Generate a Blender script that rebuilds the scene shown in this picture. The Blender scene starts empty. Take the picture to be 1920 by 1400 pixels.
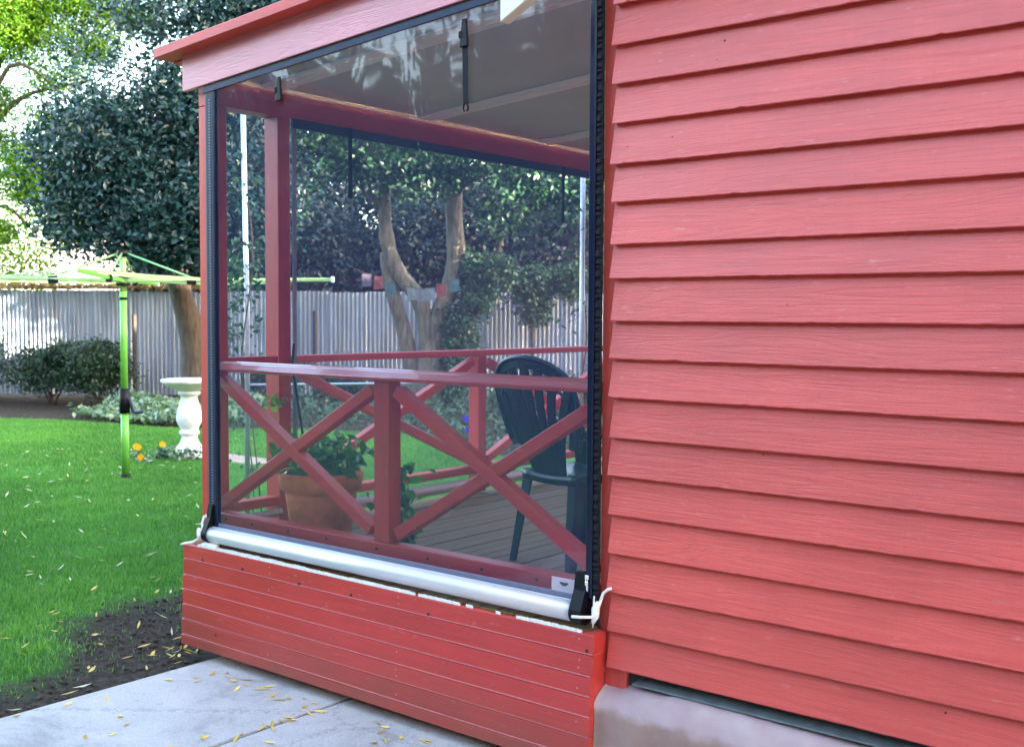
import bpy, bmesh, math, random
import numpy as np
from mathutils import Vector, Matrix

random.seed(7)
rng = np.random.default_rng(11)
S = bpy.context.scene
COL = S.collection
R = math.radians

# ------------------------------------------------------------------ camera
cam_d = bpy.data.cameras.new('camera')
cam = bpy.data.objects.new('camera', cam_d)
COL.objects.link(cam)
cr = Vector((0.77508486, 0.63183661, 0.00509571))
cu = Vector((-0.03660869, 0.03685448, 0.99864986))
cf = Vector((-0.63079574, 0.77422493, -0.05169606))
m = Matrix((cr, cu, -cf)).transposed().to_4x4()
m.translation = Vector((2.406, -3.5, 1.78))
cam.matrix_world = m
cam_d.sensor_width = 36.0
cam_d.lens = 39.14
cam_d.clip_start = 0.05
cam_d.clip_end = 2000
cam_d.dof.use_dof = True
cam_d.dof.focus_distance = 4.9
cam_d.dof.aperture_fstop = 4.5
S.camera = cam

# ------------------------------------------------------------------ light
SUN_EL = R(10.0)
SUN_AZ = math.atan2(0.95, 0.31)          # clockwise from +Y
w = bpy.data.worlds.new('World')
S.world = w
w.use_nodes = True
nt = w.node_tree
bg = nt.nodes['Background']
sky = nt.nodes.new('ShaderNodeTexSky')
sky.sky_type = 'NISHITA'
sky.sun_disc = False
sky.sun_elevation = SUN_EL
sky.sun_rotation = SUN_AZ
sky.air_density = 0.8
sky.dust_density = 2.5
sky.ozone_density = 0.0
nt.links.new(sky.outputs[0], bg.inputs[0])
bg.inputs[1].default_value = 0.15
sun_d = bpy.data.lights.new('sun', 'SUN')
sun_d.energy = 5.0
sun_d.angle = R(0.5)
sun_d.color = (1.0, 0.86, 0.66)
sun = bpy.data.objects.new('sun', sun_d)
COL.objects.link(sun)
to_sun = Vector((math.sin(SUN_AZ) * math.cos(SUN_EL), math.cos(SUN_AZ) * math.cos(SUN_EL), math.sin(SUN_EL)))
sun.rotation_euler = to_sun.to_track_quat('Z', 'Y').to_euler()
sun.location = (20, 10, 20)
vs = S.view_settings
vs.view_transform = 'Standard'
vs.look = 'None'
vs.exposure = 4.0
vs.gamma = 1.0
vs.use_curve_mapping = False
S.cycles.transparent_max_bounces = 24
S.cycles.max_bounces = 8

# ------------------------------------------------------------------ helpers
FH = np.array([-0.63164, 0.77526, 0.0])
RH = np.array([0.77526, 0.63164, 0.0])
O0 = np.array([2.406, -3.5, 0.0])
def G(s, d, z=0.0):
    """garden frame: s along the fence, d square to it, z up"""
    p = O0 + FH * d + RH * s
    return (float(p[0]), float(p[1]), float(z))

def meta(o, label=None, cat=None, group=None, kind=None):
    if label: o['label'] = label
    if cat: o['category'] = cat
    if group: o['group'] = group
    if kind: o['kind'] = kind
    return o

def empty(name, loc, label=None, cat=None, group=None, kind=None, rz=0.0):
    o = bpy.data.objects.new(name, None)
    o.empty_display_size = 0.1
    COL.objects.link(o)
    o.location = loc
    o.rotation_euler = (0, 0, rz)
    return meta(o, label, cat, group, kind)

def root_of(o):
    while o.parent: o = o.parent
    return o

def mesh_fast(name, V, F, attr=None, smooth=False):
    """V (n,3); F list/array of equal-length or ragged faces"""
    me = bpy.data.meshes.new(name)
    V = np.asarray(V, dtype=np.float32)
    if isinstance(F, np.ndarray) and F.ndim == 2:
        k = F.shape[1]; n = F.shape[0]
        me.vertices.add(len(V)); me.vertices.foreach_set('co', V.ravel())
        me.loops.add(n * k); me.loops.foreach_set('vertex_index', F.astype(np.int32).ravel())
        me.polygons.add(n)
        me.polygons.foreach_set('loop_start', np.arange(0, n * k, k, dtype=np.int32))
        me.polygons.foreach_set('loop_total', np.full(n, k, dtype=np.int32))
        me.update(calc_edges=True)
    else:
        me.from_pydata(V.tolist(), [], [list(f) for f in F])
        me.update()
    if smooth:
        me.polygons.foreach_set('use_smooth', np.ones(len(me.polygons), dtype=bool))
    if attr is not None:
        a = me.attributes.new('v', 'FLOAT', 'POINT')
        a.data.foreach_set('value', np.asarray(attr, dtype=np.float32))
    return me

def link(name, me, mat, parent=None, world=True):
    o = bpy.data.objects.new(name, me)
    if mat and not me.materials: me.materials.append(mat)
    COL.objects.link(o)
    if parent is not None:
        o.parent = parent
    return o

def mk(name, V, F, mat, parent=None, smooth=False, attr=None, local=False):
    """world coordinates in; under an unrotated root they are stored relative to it"""
    V = np.asarray(V, dtype=np.float64)
    if parent is not None and not local:
        V = V - np.array(root_of(parent).location)
    off = None
    if parent is None:
        off = np.array([(V[:, 0].min() + V[:, 0].max()) / 2, (V[:, 1].min() + V[:, 1].max()) / 2, V[:, 2].min()])
        V = V - off
    o = link(name, mesh_fast(name, V, F, attr, smooth), mat, parent)
    if off is not None: o.location = off
    return o

def bevel_mesh(V, F, w_=0.003, seg=1):
    bm = bmesh.new()
    vs_ = [bm.verts.new(v) for v in V]
    for f in F: bm.faces.new([vs_[i] for i in f])
    bmesh.ops.recalc_face_normals(bm, faces=bm.faces)
    if w_ > 0:
        bmesh.ops.bevel(bm, geom=list(bm.edges), offset=w_, segments=seg, affect='EDGES', profile=0.5)
    bm.verts.index_update()
    VV = [v.co[:] for v in bm.verts]
    FF = [[v.index for v in f.verts] for f in bm.faces]
    bm.free()
    return VV, FF

HEX = [(0, 3, 2, 1), (4, 5, 6, 7), (0, 1, 5, 4), (1, 2, 6, 5), (2, 3, 7, 6), (3, 0, 4, 7)]
def boxv(x0, x1, y0, y1, z0, z1):
    return [(x0, y0, z0), (x1, y0, z0), (x1, y1, z0), (x0, y1, z0), (x0, y0, z1), (x1, y0, z1), (x1, y1, z1), (x0, y1, z1)]

def box(name, b, mat, parent=None, bev=0.003, local=False):
    V, F = bevel_mesh(boxv(*b), HEX, bev)
    return mk(name, V, F, mat, parent, local=local)

def hexa(name, pts, mat, parent=None, bev=0.003, local=False):
    V, F = bevel_mesh(pts, HEX, bev)
    return mk(name, V, F, mat, parent, local=local)

def bar_pts(a, b, wdt, hgt, up=(0, 0, 1)):
    """a timber from a to b: wdt sideways, hgt along 'up' made square to it"""
    a = Vector(a); b = Vector(b); d = (b - a).normalized()
    sd = d.cross(Vector(up)).normalized(); u = sd.cross(d).normalized()
    q = []
    for p in (a, b):
        q.append([p + sd * sx * wdt / 2 + u * sz * hgt / 2 for sx, sz in ((-1, -1), (1, -1), (1, 1), (-1, 1))])
    return [tuple(v) for v in q[0]] + [tuple(v) for v in q[1]]

def tube(path, rad, n=8, caps=True, flat=None):
    P = [Vector(p) for p in path]
    if not hasattr(rad, '__len__'): rad = [rad] * len(P)
    V = []; F = []
    prev = None
    for i, p in enumerate(P):
        t = (P[min(i + 1, len(P) - 1)] - P[max(i - 1, 0)]).normalized()
        if prev is None:
            ref = Vector((0, 0, 1)) if abs(t.z) < 0.9 else Vector((1, 0, 0))
            a = t.cross(ref).normalized()
        else:
            a = (prev - t * prev.dot(t)).normalized()
        prev = a
        b = t.cross(a)
        for k in range(n):
            an = 2 * math.pi * k / n
            V.append(tuple(p + (a * math.cos(an) + b * math.sin(an)) * rad[i]))
    for i in range(len(P) - 1):
        for k in range(n):
            F.append((i * n + k, i * n + (k + 1) % n, (i + 1) * n + (k + 1) % n, (i + 1) * n + k))
    if caps:
        F.append(tuple(range(n - 1, -1, -1)))
        F.append(tuple((len(P) - 1) * n + k for k in range(n)))
    return V, F

def merge(*parts):
    V = []; F = []
    for v, f in parts:
        o = len(V); V += list(v); F += [tuple(i + o for i in ff) for ff in f]
    return V, F

def lathe(profile, c, n=32):
    V = []; F = []
    for r_, z_ in profile:
        for k in range(n):
            a = 2 * math.pi * k / n
            V.append((c[0] + r_ * math.cos(a), c[1] + r_ * math.sin(a), c[2] + z_))
    for i in range(len(profile) - 1):
        for k in range(n):
            F.append((i * n + k, i * n + (k + 1) % n, (i + 1) * n + (k + 1) % n, (i + 1) * n + k))
    F.append(tuple(range(n - 1, -1, -1)))
    F.append(tuple((len(profile) - 1) * n + k for k in range(n)))
    return V, F

# ------------------------------------------------------------------ materials
def new_mat(name):
    mt = bpy.data.materials.new(name)
    mt.use_nodes = True
    n = mt.node_tree.nodes; l = mt.node_tree.links
    return mt, n, l, n['Principled BSDF']

def simple(name, col, rough=0.5, metal=0.0, var=0.12, scale=20.0, bump=0.15, bdist=0.002, spec=0.5, stretch=(1, 1, 1)):
    mt, n, l, b = new_mat(name)
    tc = n.new('ShaderNodeTexCoord'); mp = n.new('ShaderNodeMapping')
    mp.inputs['Scale'].default_value = stretch
    l.new(tc.outputs['Object'], mp.inputs[0])
    nz = n.new('ShaderNodeTexNoise'); nz.inputs['Scale'].default_value = scale; nz.inputs['Detail'].default_value = 6
    l.new(mp.outputs[0], nz.inputs[0])
    cr_ = n.new('ShaderNodeValToRGB')
    cr_.color_ramp.elements[0].position = 0.3; cr_.color_ramp.elements[1].position = 0.7
    cr_.color_ramp.elements[0].color = tuple(c * (1 - var) for c in col) + (1,)
    cr_.color_ramp.elements[1].color = tuple(min(1, c * (1 + var)) for c in col) + (1,)
    l.new(nz.outputs[0], cr_.inputs[0]); l.new(cr_.outputs[0], b.inputs['Base Color'])
    b.inputs['Roughness'].default_value = rough; b.inputs['Metallic'].default_value = metal
    b.inputs['Specular IOR Level'].default_value = spec
    if bump:
        bp = n.new('ShaderNodeBump'); bp.inputs['Strength'].default_value = bump; bp.inputs['Distance'].default_value = bdist
        l.new(nz.outputs[0], bp.inputs['Height']); l.new(bp.outputs[0], b.inputs['Normal'])
    return mt

def paint(name, col, axis, rough=0.45, saw=0.0, grain=0.5, dirt=None, spec=0.5):
    """brushed house paint over timber whose grain runs along axis 0/1/2"""
    mt, n, l, b = new_mat(name)
    tc = n.new('ShaderNodeTexCoord')
    oi = n.new('ShaderNodeObjectInfo')
    va = n.new('ShaderNodeVectorMath'); va.operation = 'SCALE'
    va.inputs[0].default_value = (7.3, 5.1, 9.7); l.new(oi.outputs['Random'], va.inputs['Scale'])
    ad = n.new('ShaderNodeVectorMath'); ad.operation = 'ADD'
    l.new(tc.outputs['Object'], ad.inputs[0]); l.new(va.outputs[0], ad.inputs[1])
    # warped grain
    mp = n.new('ShaderNodeMapping'); s3 = [70.0, 70.0, 70.0]; s3[axis] = 3.2
    mp.inputs['Scale'].default_value = s3
    l.new(ad.outputs[0], mp.inputs[0])
    nz = n.new('ShaderNodeTexNoise'); nz.inputs['Scale'].default_value = 1.0; nz.inputs['Detail'].default_value = 7; nz.inputs['Roughness'].default_value = 0.65
    nz.inputs['Distortion'].default_value = 0.7
    l.new(mp.outputs[0], nz.inputs[0])
    # broad wear
    nb = n.new('ShaderNodeTexNoise'); nb.inputs['Scale'].default_value = 2.6; nb.inputs['Detail'].default_value = 5
    l.new(ad.outputs[0], nb.inputs[0])
    nf = n.new('ShaderNodeTexNoise'); nf.inputs['Scale'].default_value = 190.0; nf.inputs['Detail'].default_value = 3
    l.new(ad.outputs[0], nf.inputs[0])
    mx = n.new('ShaderNodeMixRGB'); mx.blend_type = 'MIX'
    mx.inputs[1].default_value = tuple(c * 0.85 for c in col) + (1,)
    mx.inputs[2].default_value = tuple(min(1, c * 1.1 + 0.004) for c in col) + (1,)
    sm = n.new('ShaderNodeMath'); sm.operation = 'MULTIPLY_ADD'; sm.inputs[1].default_value = 0.55
    l.new(nz.outputs[0], sm.inputs[0])
    sb = n.new('ShaderNodeMath'); sb.operation = 'MULTIPLY'; sb.inputs[1].default_value = 0.45
    l.new(nb.outputs[0], sb.inputs[0]); l.new(sb.outputs[0], sm.inputs[2])
    rr = n.new('ShaderNodeValToRGB'); rr.color_ramp.elements[0].position = 0.36; rr.color_ramp.elements[1].position = 0.64
    vm = n.new('ShaderNodeMapping'); sv = [4.0, 4.0, 4.0]; sv[axis] = 110.0; vm.inputs['Scale'].default_value = sv
    l.new(ad.outputs[0], vm.inputs[0])
    nv_ = n.new('ShaderNodeTexNoise'); nv_.inputs['Scale'].default_value = 1.0; nv_.inputs['Detail'].default_value = 4; nv_.inputs['Roughness'].default_value = 0.7
    l.new(vm.outputs[0], nv_.inputs[0])
    s2 = n.new('ShaderNodeMath'); s2.operation = 'MULTIPLY_ADD'; s2.inputs[1].default_value = 0.45 * min(1.0, saw)
    s3_ = n.new('ShaderNodeMath'); s3_.operation = 'MULTIPLY_ADD'; s3_.inputs[1].default_value = 1.0; s3_.inputs[2].default_value = -0.225 * min(1.0, saw)
    l.new(nv_.outputs[0], s2.inputs[0]); l.new(sm.outputs[0], s2.inputs[2]); l.new(s2.outputs[0], s3_.inputs[0])
    l.new(s3_.outputs[0], rr.inputs[0]); l.new(rr.outputs[0], mx.inputs[0])
    # growth-ring lines: contours of a long stretched noise
    gm = n.new('ShaderNodeMapping'); sg = [11.0, 11.0, 11.0]; sg[axis] = 0.75; gm.inputs['Scale'].default_value = sg
    l.new(ad.outputs[0], gm.inputs[0])
    ng = n.new('ShaderNodeTexNoise'); ng.inputs['Scale'].default_value = 1.0; ng.inputs['Detail'].default_value = 2.5; ng.inputs['Distortion'].default_value = 0.5
    l.new(gm.outputs[0], ng.inputs[0])
    gk = n.new('ShaderNodeMath'); gk.operation = 'MULTIPLY'; gk.inputs[1].default_value = 95.0; l.new(ng.outputs[0], gk.inputs[0])
    gs = n.new('ShaderNodeMath'); gs.operation = 'SINE'; l.new(gk.outputs[0], gs.inputs[0])
    gl_ = n.new('ShaderNodeMapRange'); gl_.inputs[1].default_value = 0.35; gl_.inputs[2].default_value = 1.0; gl_.inputs[3].default_value = 0.0; gl_.inputs[4].default_value = 1.0
    l.new(gs.outputs[0], gl_.inputs[0])
    gn = n.new('ShaderNodeMath'); gn.operation = 'MULTIPLY'; l.new(gl_.outputs[0], gn.inputs[0]); l.new(nb.outputs[0], gn.inputs[1])
    gw = n.new('ShaderNodeMath'); gw.operation = 'MULTIPLY'; gw.inputs[1].default_value = 0.26 * grain; l.new(gn.outputs[0], gw.inputs[0])
    mg = n.new('ShaderNodeMixRGB'); mg.inputs[2].default_value = tuple(c * 0.68 for c in col) + (1,)
    l.new(gw.outputs[0], mg.inputs[0]); l.new(mx.outputs[0], mg.inputs[1])
    # chalky rub marks
    rm = n.new('ShaderNodeMapping'); sr = [60.0, 60.0, 60.0]; sr[axis] = 16.0; rm.inputs['Scale'].default_value = sr
    l.new(ad.outputs[0], rm.inputs[0])
    nr = n.new('ShaderNodeTexNoise'); nr.inputs['Scale'].default_value = 1.0; nr.inputs['Detail'].default_value = 6; l.new(rm.outputs[0], nr.inputs[0])
    rmr = n.new('ShaderNodeMapRange'); rmr.inputs[1].default_value = 0.64; rmr.inputs[2].default_value = 0.78; rmr.inputs[3].default_value = 0.0; rmr.inputs[4].default_value = 0.3
    l.new(nr.outputs[0], rmr.inputs[0])
    mc = n.new('ShaderNodeMixRGB'); mc.inputs[2].default_value = (0.66, 0.30, 0.30, 1); l.new(rmr.outputs[0], mc.inputs[0]); l.new(mg.outputs[0], mc.inputs[1])
    hv = n.new('ShaderNodeHueSaturation')
    rv_ = n.new('ShaderNodeMapRange'); rv_.inputs[3].default_value = 0.92; rv_.inputs[4].default_value = 1.08
    l.new(oi.outputs['Random'], rv_.inputs[0]); l.new(rv_.outputs[0], hv.inputs['Value']); l.new(mc.outputs[0], hv.inputs['Color'])
    outc = hv.outputs[0]
    if dirt:
        dz, dcol = dirt
        sx = n.new('ShaderNodeSeparateXYZ'); l.new(tc.outputs['Object'], sx.inputs[0])
        nd = n.new('ShaderNodeTexNoise'); nd.inputs['Scale'].default_value = 5.0; nd.inputs['Detail'].default_value = 6
        l.new(tc.outputs['Object'], nd.inputs[0])
        mr = n.new('ShaderNodeMapRange'); mr.inputs[1].default_value = 0.0; mr.inputs[2].default_value = dz
        mr.inputs[3].default_value = 1.25; mr.inputs[4].default_value = 0.0
        l.new(sx.outputs[2], mr.inputs[0])
        mm = n.new('ShaderNodeMath'); mm.operation = 'MULTIPLY'; l.new(mr.outputs[0], mm.inputs[0]); l.new(nd.outputs[0], mm.inputs[1])
        m2 = n.new('ShaderNodeMixRGB'); m2.inputs[2].default_value = dcol + (1,)
        l.new(mm.outputs[0], m2.inputs[0]); l.new(outc, m2.inputs[1]); outc = m2.outputs[0]
    l.new(outc, b.inputs['Base Color'])
    b.inputs['Roughness'].default_value = rough
    b.inputs['Specular IOR Level'].default_value = spec
    h = n.new('ShaderNodeMath'); h.operation = 'MULTIPLY_ADD'; h.inputs[1].default_value = grain
    l.new(nz.outputs[0], h.inputs[0])
    hf = n.new('ShaderNodeMath'); hf.operation = 'MULTIPLY'; hf.inputs[1].default_value = 0.35
    l.new(nf.outputs[0], hf.inputs[0])
    hsum = hf.outputs[0]
    if saw > 0:
        mp2 = n.new('ShaderNodeMapping'); s4 = [9.0, 9.0, 9.0]; s4[axis] = 260.0; mp2.inputs['Scale'].default_value = s4
        l.new(ad.outputs[0], mp2.inputs[0])
        nsw = n.new('ShaderNodeTexNoise'); nsw.inputs['Scale'].default_value = 1.0; nsw.inputs['Detail'].default_value = 3
        l.new(mp2.outputs[0], nsw.inputs[0])
        q = n.new('ShaderNodeMath'); q.operation = 'MULTIPLY_ADD'; q.inputs[1].default_value = saw
        l.new(nsw.outputs[0], q.inputs[0]); l.new(hsum, q.inputs[2]); hsum = q.outputs[0]
    hg = n.new('ShaderNodeMath'); hg.operation = 'MULTIPLY_ADD'; hg.inputs[1].default_value = -0.32; l.new(gn.outputs[0], hg.inputs[0]); l.new(hsum, hg.inputs[2]); hsum = hg.outputs[0]
    l.new(hsum, h.inputs[2])
    bp = n.new('ShaderNodeBump'); bp.inputs['Strength'].default_value = 0.65; bp.inputs['Distance'].default_value = 0.0024
    l.new(h.outputs[0], bp.inputs['Height']); l.new(bp.outputs[0], b.inputs['Normal'])
    return mt

def leaf_mat(name, dark, light, rough=0.4, transl=0.35, spec=0.5, tint=None):
    mt, n, l, b = new_mat(name)
    at = n.new('ShaderNodeAttribute'); at.attribute_name = 'v'
    cr_ = n.new('ShaderNodeValToRGB')
    cr_.color_ramp.elements[0].color = dark + (1,); cr_.color_ramp.elements[1].color = light + (1,)
    l.new(at.outputs['Fac'], cr_.inputs[0])
    l.new(cr_.outputs[0], b.inputs['Base Color'])
    b.inputs['Roughness'].default_value = rough
    b.inputs['Specular IOR Level'].default_value = spec
    if transl > 0:
        tr = n.new('ShaderNodeBsdfTranslucent')
        tm = n.new('ShaderNodeMixRGB'); tm.blend_type = 'MULTIPLY'; tm.inputs[0].default_value = 1.0
        tm.inputs[2].default_value = (tint or (1.6, 1.5, 0.5)) + (1,)
        l.new(cr_.outputs[0], tm.inputs[1]); l.new(tm.outputs[0], tr.inputs[0])
        mx = n.new('ShaderNodeMixShader'); mx.inputs[0].default_value = transl
        l.new(b.outputs[0], mx.inputs[1]); l.new(tr.outputs[0], mx.inputs[2])
        l.new(mx.outputs[0], n['Material Output'].inputs[0])
    return mt

RED = (0.59, 0.070, 0.054)
RED2 = (0.56, 0.046, 0.038)
M = {}
M['board'] = paint('weatherboard red paint', RED, 0, rough=0.42, saw=0.30, grain=1.0, spec=0.75)
M['red_x'] = paint('red paint along x', RED2, 0, rough=0.4)
M['red_y'] = paint('red paint along y', RED2, 1, rough=0.4)
M['red_z'] = paint('red paint along z', RED2, 2, rough=0.4)
M['corner'] = paint('corner red paint', RED, 2, rough=0.42, spec=0.7)
M['base'] = paint('base board red paint', (0.49, 0.040, 0.036), 0, rough=0.42, grain=0.35, dirt=(0.32, (0.16, 0.075, 0.05)))
M['fascia'] = paint('fascia red with painted sky sheen', (0.60, 0.17, 0.21), 0, rough=0.32, grain=0.15, spec=1.0)  # same red as the rest, paled so its colour carries sky reflection
M['rail'] = paint('handrail gloss paint', RED2, 0, rough=0.30, grain=0.12, spec=1.0)
M['rail'].node_tree.nodes['Principled BSDF'].inputs['Coat Weight'].default_value = 1.0
M['deck'] = paint('worn brown decking', (0.155, 0.080, 0.022), 1, rough=0.6, grain=0.9, spec=0.25)
M['ceiling'] = simple('ceiling sheet paint', (0.54, 0.60, 0.58), 0.6, var=0.05, scale=3)
M['batten'] = simple('ceiling batten paint', (0.90, 0.90, 0.92), 0.5, var=0.04, scale=6)
M['cream'] = simple('cream timber', (0.74, 0.68, 0.50), 0.5, var=0.05, scale=8)
M['roof'] = simple('roof steel', (0.3, 0.3, 0.31), 0.4, 0.6, var=0.1)
M['plinth'] = simple('rendered plinth', (0.33, 0.205, 0.20), 0.85, var=0.22, scale=9, bump=0.5, bdist=0.006)
M['plinth_top'] = simple('worn plinth lip', (0.47, 0.38, 0.41), 0.8, var=0.15, scale=7, bump=0.5, bdist=0.006)
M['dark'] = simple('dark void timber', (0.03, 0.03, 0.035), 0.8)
M['black'] = simple('black plastic', (0.005, 0.005, 0.008), 0.45, var=0.2, spec=0.2)
M['webbing'] = simple('black webbing', (0.009, 0.010, 0.015), 0.75, var=0.3, scale=300, bump=0.6, spec=0.25)
M['track'] = simple('navy black track', (0.005, 0.009, 0.030), 0.25, var=0.1, bump=0.0, spec=0.35)
M['hem'] = simple('navy pvc hem', (0.012, 0.019, 0.052), 0.5, var=0.25, scale=60, bump=0.3, spec=0.3)
M['greyhem'] = simple('grey blind hem', (0.14, 0.145, 0.22), 0.4, var=0.1)
M['palehem'] = simple('pale grey blind edge', (0.26, 0.30, 0.38), 0.5, var=0.1)
M['alu'] = simple('brushed aluminium', (0.60, 0.62, 0.66), 0.42, 0.35, var=0.05, scale=60, bump=0.05, stretch=(0.05, 1, 1))
M['chrome'] = simple('chrome', (0.85, 0.85, 0.86), 0.1, 1.0, var=0.02, bump=0)
M['galv'] = simple('galvanised steel', (0.55, 0.58, 0.63), 0.42, 0.6, var=0.15, scale=30, bump=0.05)
M['rope'] = simple('white rope', (0.80, 0.79, 0.76), 0.85, var=0.12, scale=400, bump=0.8)
M['whitepaint'] = simple('white sealant', (0.82, 0.82, 0.80), 0.55, var=0.06, scale=40, bump=0.5)
M['edgelight_nail'] = simple('pale filler', (0.56, 0.19, 0.19), 0.5, var=0.15, scale=40)  # pale pink for painted edge light along joints, and for nail heads
M['screw'] = simple('screw head', (0.03, 0.02, 0.02), 0.5)
M['label'] = simple('white sticker', (0.42, 0.36, 0.42), 0.35, var=0.02, bump=0)
M['ink'] = simple('dark ink', (0.04, 0.045, 0.06), 0.5, var=0, bump=0)
M['greyink'] = simple('grey ink', (0.35, 0.35, 0.40), 0.5, var=0, bump=0)
M['chair'] = simple('dark green plastic', (0.003, 0.028, 0.040), 0.28, var=0.2, bump=0.05, scale=60)
M['terracotta'] = simple('terracotta', (0.72, 0.225, 0.065), 0.75, var=0.18, scale=14, bump=0.3)
M['potsoil'] = simple('potting soil', (0.03, 0.022, 0.016), 0.95, var=0.5, scale=60, bump=1.0, bdist=0.01)
M['cement'] = simple('white cement', (0.72, 0.72, 0.68), 0.8, var=0.10, scale=12, bump=0.3)
M['water'] = simple('shallow water', (0.05, 0.06, 0.06), 0.05, var=0, bump=0)
M['hoist'] = simple('green enamel', (0.15, 0.44, 0.06), 0.35, var=0.06, bump=0.03)
M['hoist2'] = simple('pale green enamel', (0.24, 0.42, 0.15), 0.35, var=0.06, bump=0.03)
M['line'] = simple('green plastic line', (0.45, 0.62, 0.28), 0.4, var=0.05, bump=0)
M['whiteplastic'] = simple('white plastic', (0.8, 0.8, 0.82), 0.4, var=0.02, bump=0)
M['bark'] = simple('dark bark', (0.075, 0.055, 0.042), 0.9, var=0.4, scale=18, bump=1.0, bdist=0.03, stretch=(1, 1, 0.25))
M['palebark'] = simple('pale grey bark', (0.15, 0.128, 0.095), 0.85, var=0.5, scale=16, bump=1.0, bdist=0.05, stretch=(1, 1, 0.2))
M['stake'] = simple('dark hardwood stake', (0.035, 0.028, 0.025), 0.85, var=0.3)
M['stem'] = simple('brown stem', (0.10, 0.06, 0.035), 0.8, var=0.3)
M['whiteroof'] = simple('white house paint', (0.74, 0.72, 0.76), 0.6, var=0.05)
M['greyfence'] = simple('corrugated zinc', (0.245, 0.29, 0.37), 0.5, 0.3, var=0.22, scale=3.0, bump=0.05, stretch=(1, 1, 0.3))
M['sandpath'] = simple('sandy path', (0.36, 0.28, 0.22), 0.9, var=0.15, scale=6, bump=0.4)

L_DARK = leaf_mat('glossy evergreen leaves', (0.005, 0.025, 0.030), (0.027, 0.082, 0.096), 0.40, 0.12, 0.5)
L_FEATH = leaf_mat('feathery bright leaves', (0.025, 0.095, 0.008), (0.14, 0.27, 0.02), 0.5, 0.5, 0.3, tint=(1.35, 1.5, 0.5))
L_MID = leaf_mat('mid green leaves', (0.007, 0.032, 0.020), (0.042, 0.115, 0.046), 0.40, 0.3)
L_BACK = leaf_mat('background leaves', (0.003, 0.013, 0.017), (0.016, 0.044, 0.046), 0.5, 0.2)
L_SHRUB = leaf_mat('shrub leaves', (0.008, 0.028, 0.016), (0.035, 0.08, 0.035), 0.4, 0.15)
L_IVY = leaf_mat('ivy leaves', (0.012, 0.05, 0.03), (0.06, 0.14, 0.075), 0.4, 0.2)
L_VAR = leaf_mat('variegated ground cover leaves', (0.04, 0.11, 0.06), (0.30, 0.42, 0.30), 0.4, 0.2)
L_POT = leaf_mat('pot plant leaves', (0.03, 0.11, 0.03), (0.10, 0.28, 0.07), 0.35, 0.3)
L_LIME = leaf_mat('lime leaves', (0.10, 0.26, 0.02), (0.22, 0.42, 0.05), 0.4, 0.3)
L_DRY = leaf_mat('dry brown leaves', (0.10, 0.06, 0.03), (0.36, 0.25, 0.11), 0.7, 0.2)
L_YEL = leaf_mat('fallen yellow leaves', (0.46, 0.30, 0.05), (0.74, 0.60, 0.20), 0.55, 0.2, tint=(1, 1, 1))
L_PALE = leaf_mat('fallen pale leaves', (0.42, 0.42, 0.24), (0.66, 0.68, 0.50), 0.55, 0.2, tint=(1, 1, 1))
L_GRASS = leaf_mat('grass blades', (0.045, 0.17, 0.026), (0.17, 0.42, 0.075), 0.5, 0.3, 0.3, tint=(1.3, 1.3, 0.5))
M['yellow'] = simple('yellow petals', (0.80, 0.50, 0.01), 0.5, var=0.1, bump=0)
M['violet'] = simple('violet petals', (0.05, 0.02, 0.42), 0.5, var=0.1, bump=0)

def pvc():
    mt, n, l, b = new_mat('clear pvc')
    tr = n.new('ShaderNodeBsdfTransparent'); tr.inputs[0].default_value = (0.945, 0.96, 0.99, 1)
    gl = n.new('ShaderNodeBsdfGlossy'); gl.inputs['Roughness'].default_value = 0.035; gl.inputs[0].default_value = (1, 1, 1, 1)
    df = n.new('ShaderNodeBsdfDiffuse'); df.inputs[0].default_value = (0.30, 0.46, 0.90, 1)
    fr = n.new('ShaderNodeFresnel'); fr.inputs[0].default_value = 1.5
    ml = n.new('ShaderNodeMath'); ml.operation = 'MULTIPLY'; ml.inputs[1].default_value = 0.85; ml.use_clamp = True
    l.new(fr.outputs[0], ml.inputs[0])
    tc = n.new('ShaderNodeTexCoord')
    mp = n.new('ShaderNodeMapping'); mp.inputs['Scale'].default_value = (6, 6, 0.7); l.new(tc.outputs['Object'], mp.inputs[0])
    nz = n.new('ShaderNodeTexNoise'); nz.inputs['Scale'].default_value = 1.0; nz.inputs['Detail'].default_value = 2
    l.new(mp.outputs[0], nz.inputs[0])
    bp = n.new('ShaderNodeBump'); bp.inputs['Strength'].default_value = 0.09; bp.inputs['Distance'].default_value = 0.01
    l.new(nz.outputs[0], bp.inputs['Height']); l.new(bp.outputs[0], gl.inputs['Normal'])
    m0 = n.new('ShaderNodeMixShader'); m0.inputs[0].default_value = 0.045
    l.new(tr.outputs[0], m0.inputs[1]); l.new(df.outputs[0], m0.inputs[2])
    m1 = n.new('ShaderNodeMixShader'); l.new(ml.outputs[0], m1.inputs[0]); l.new(m0.outputs[0], m1.inputs[1]); l.new(gl.outputs[0], m1.inputs[2])
    l.new(m1.outputs[0], n['Material Output'].inputs[0])
    return mt
M['pvc'] = pvc()

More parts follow.
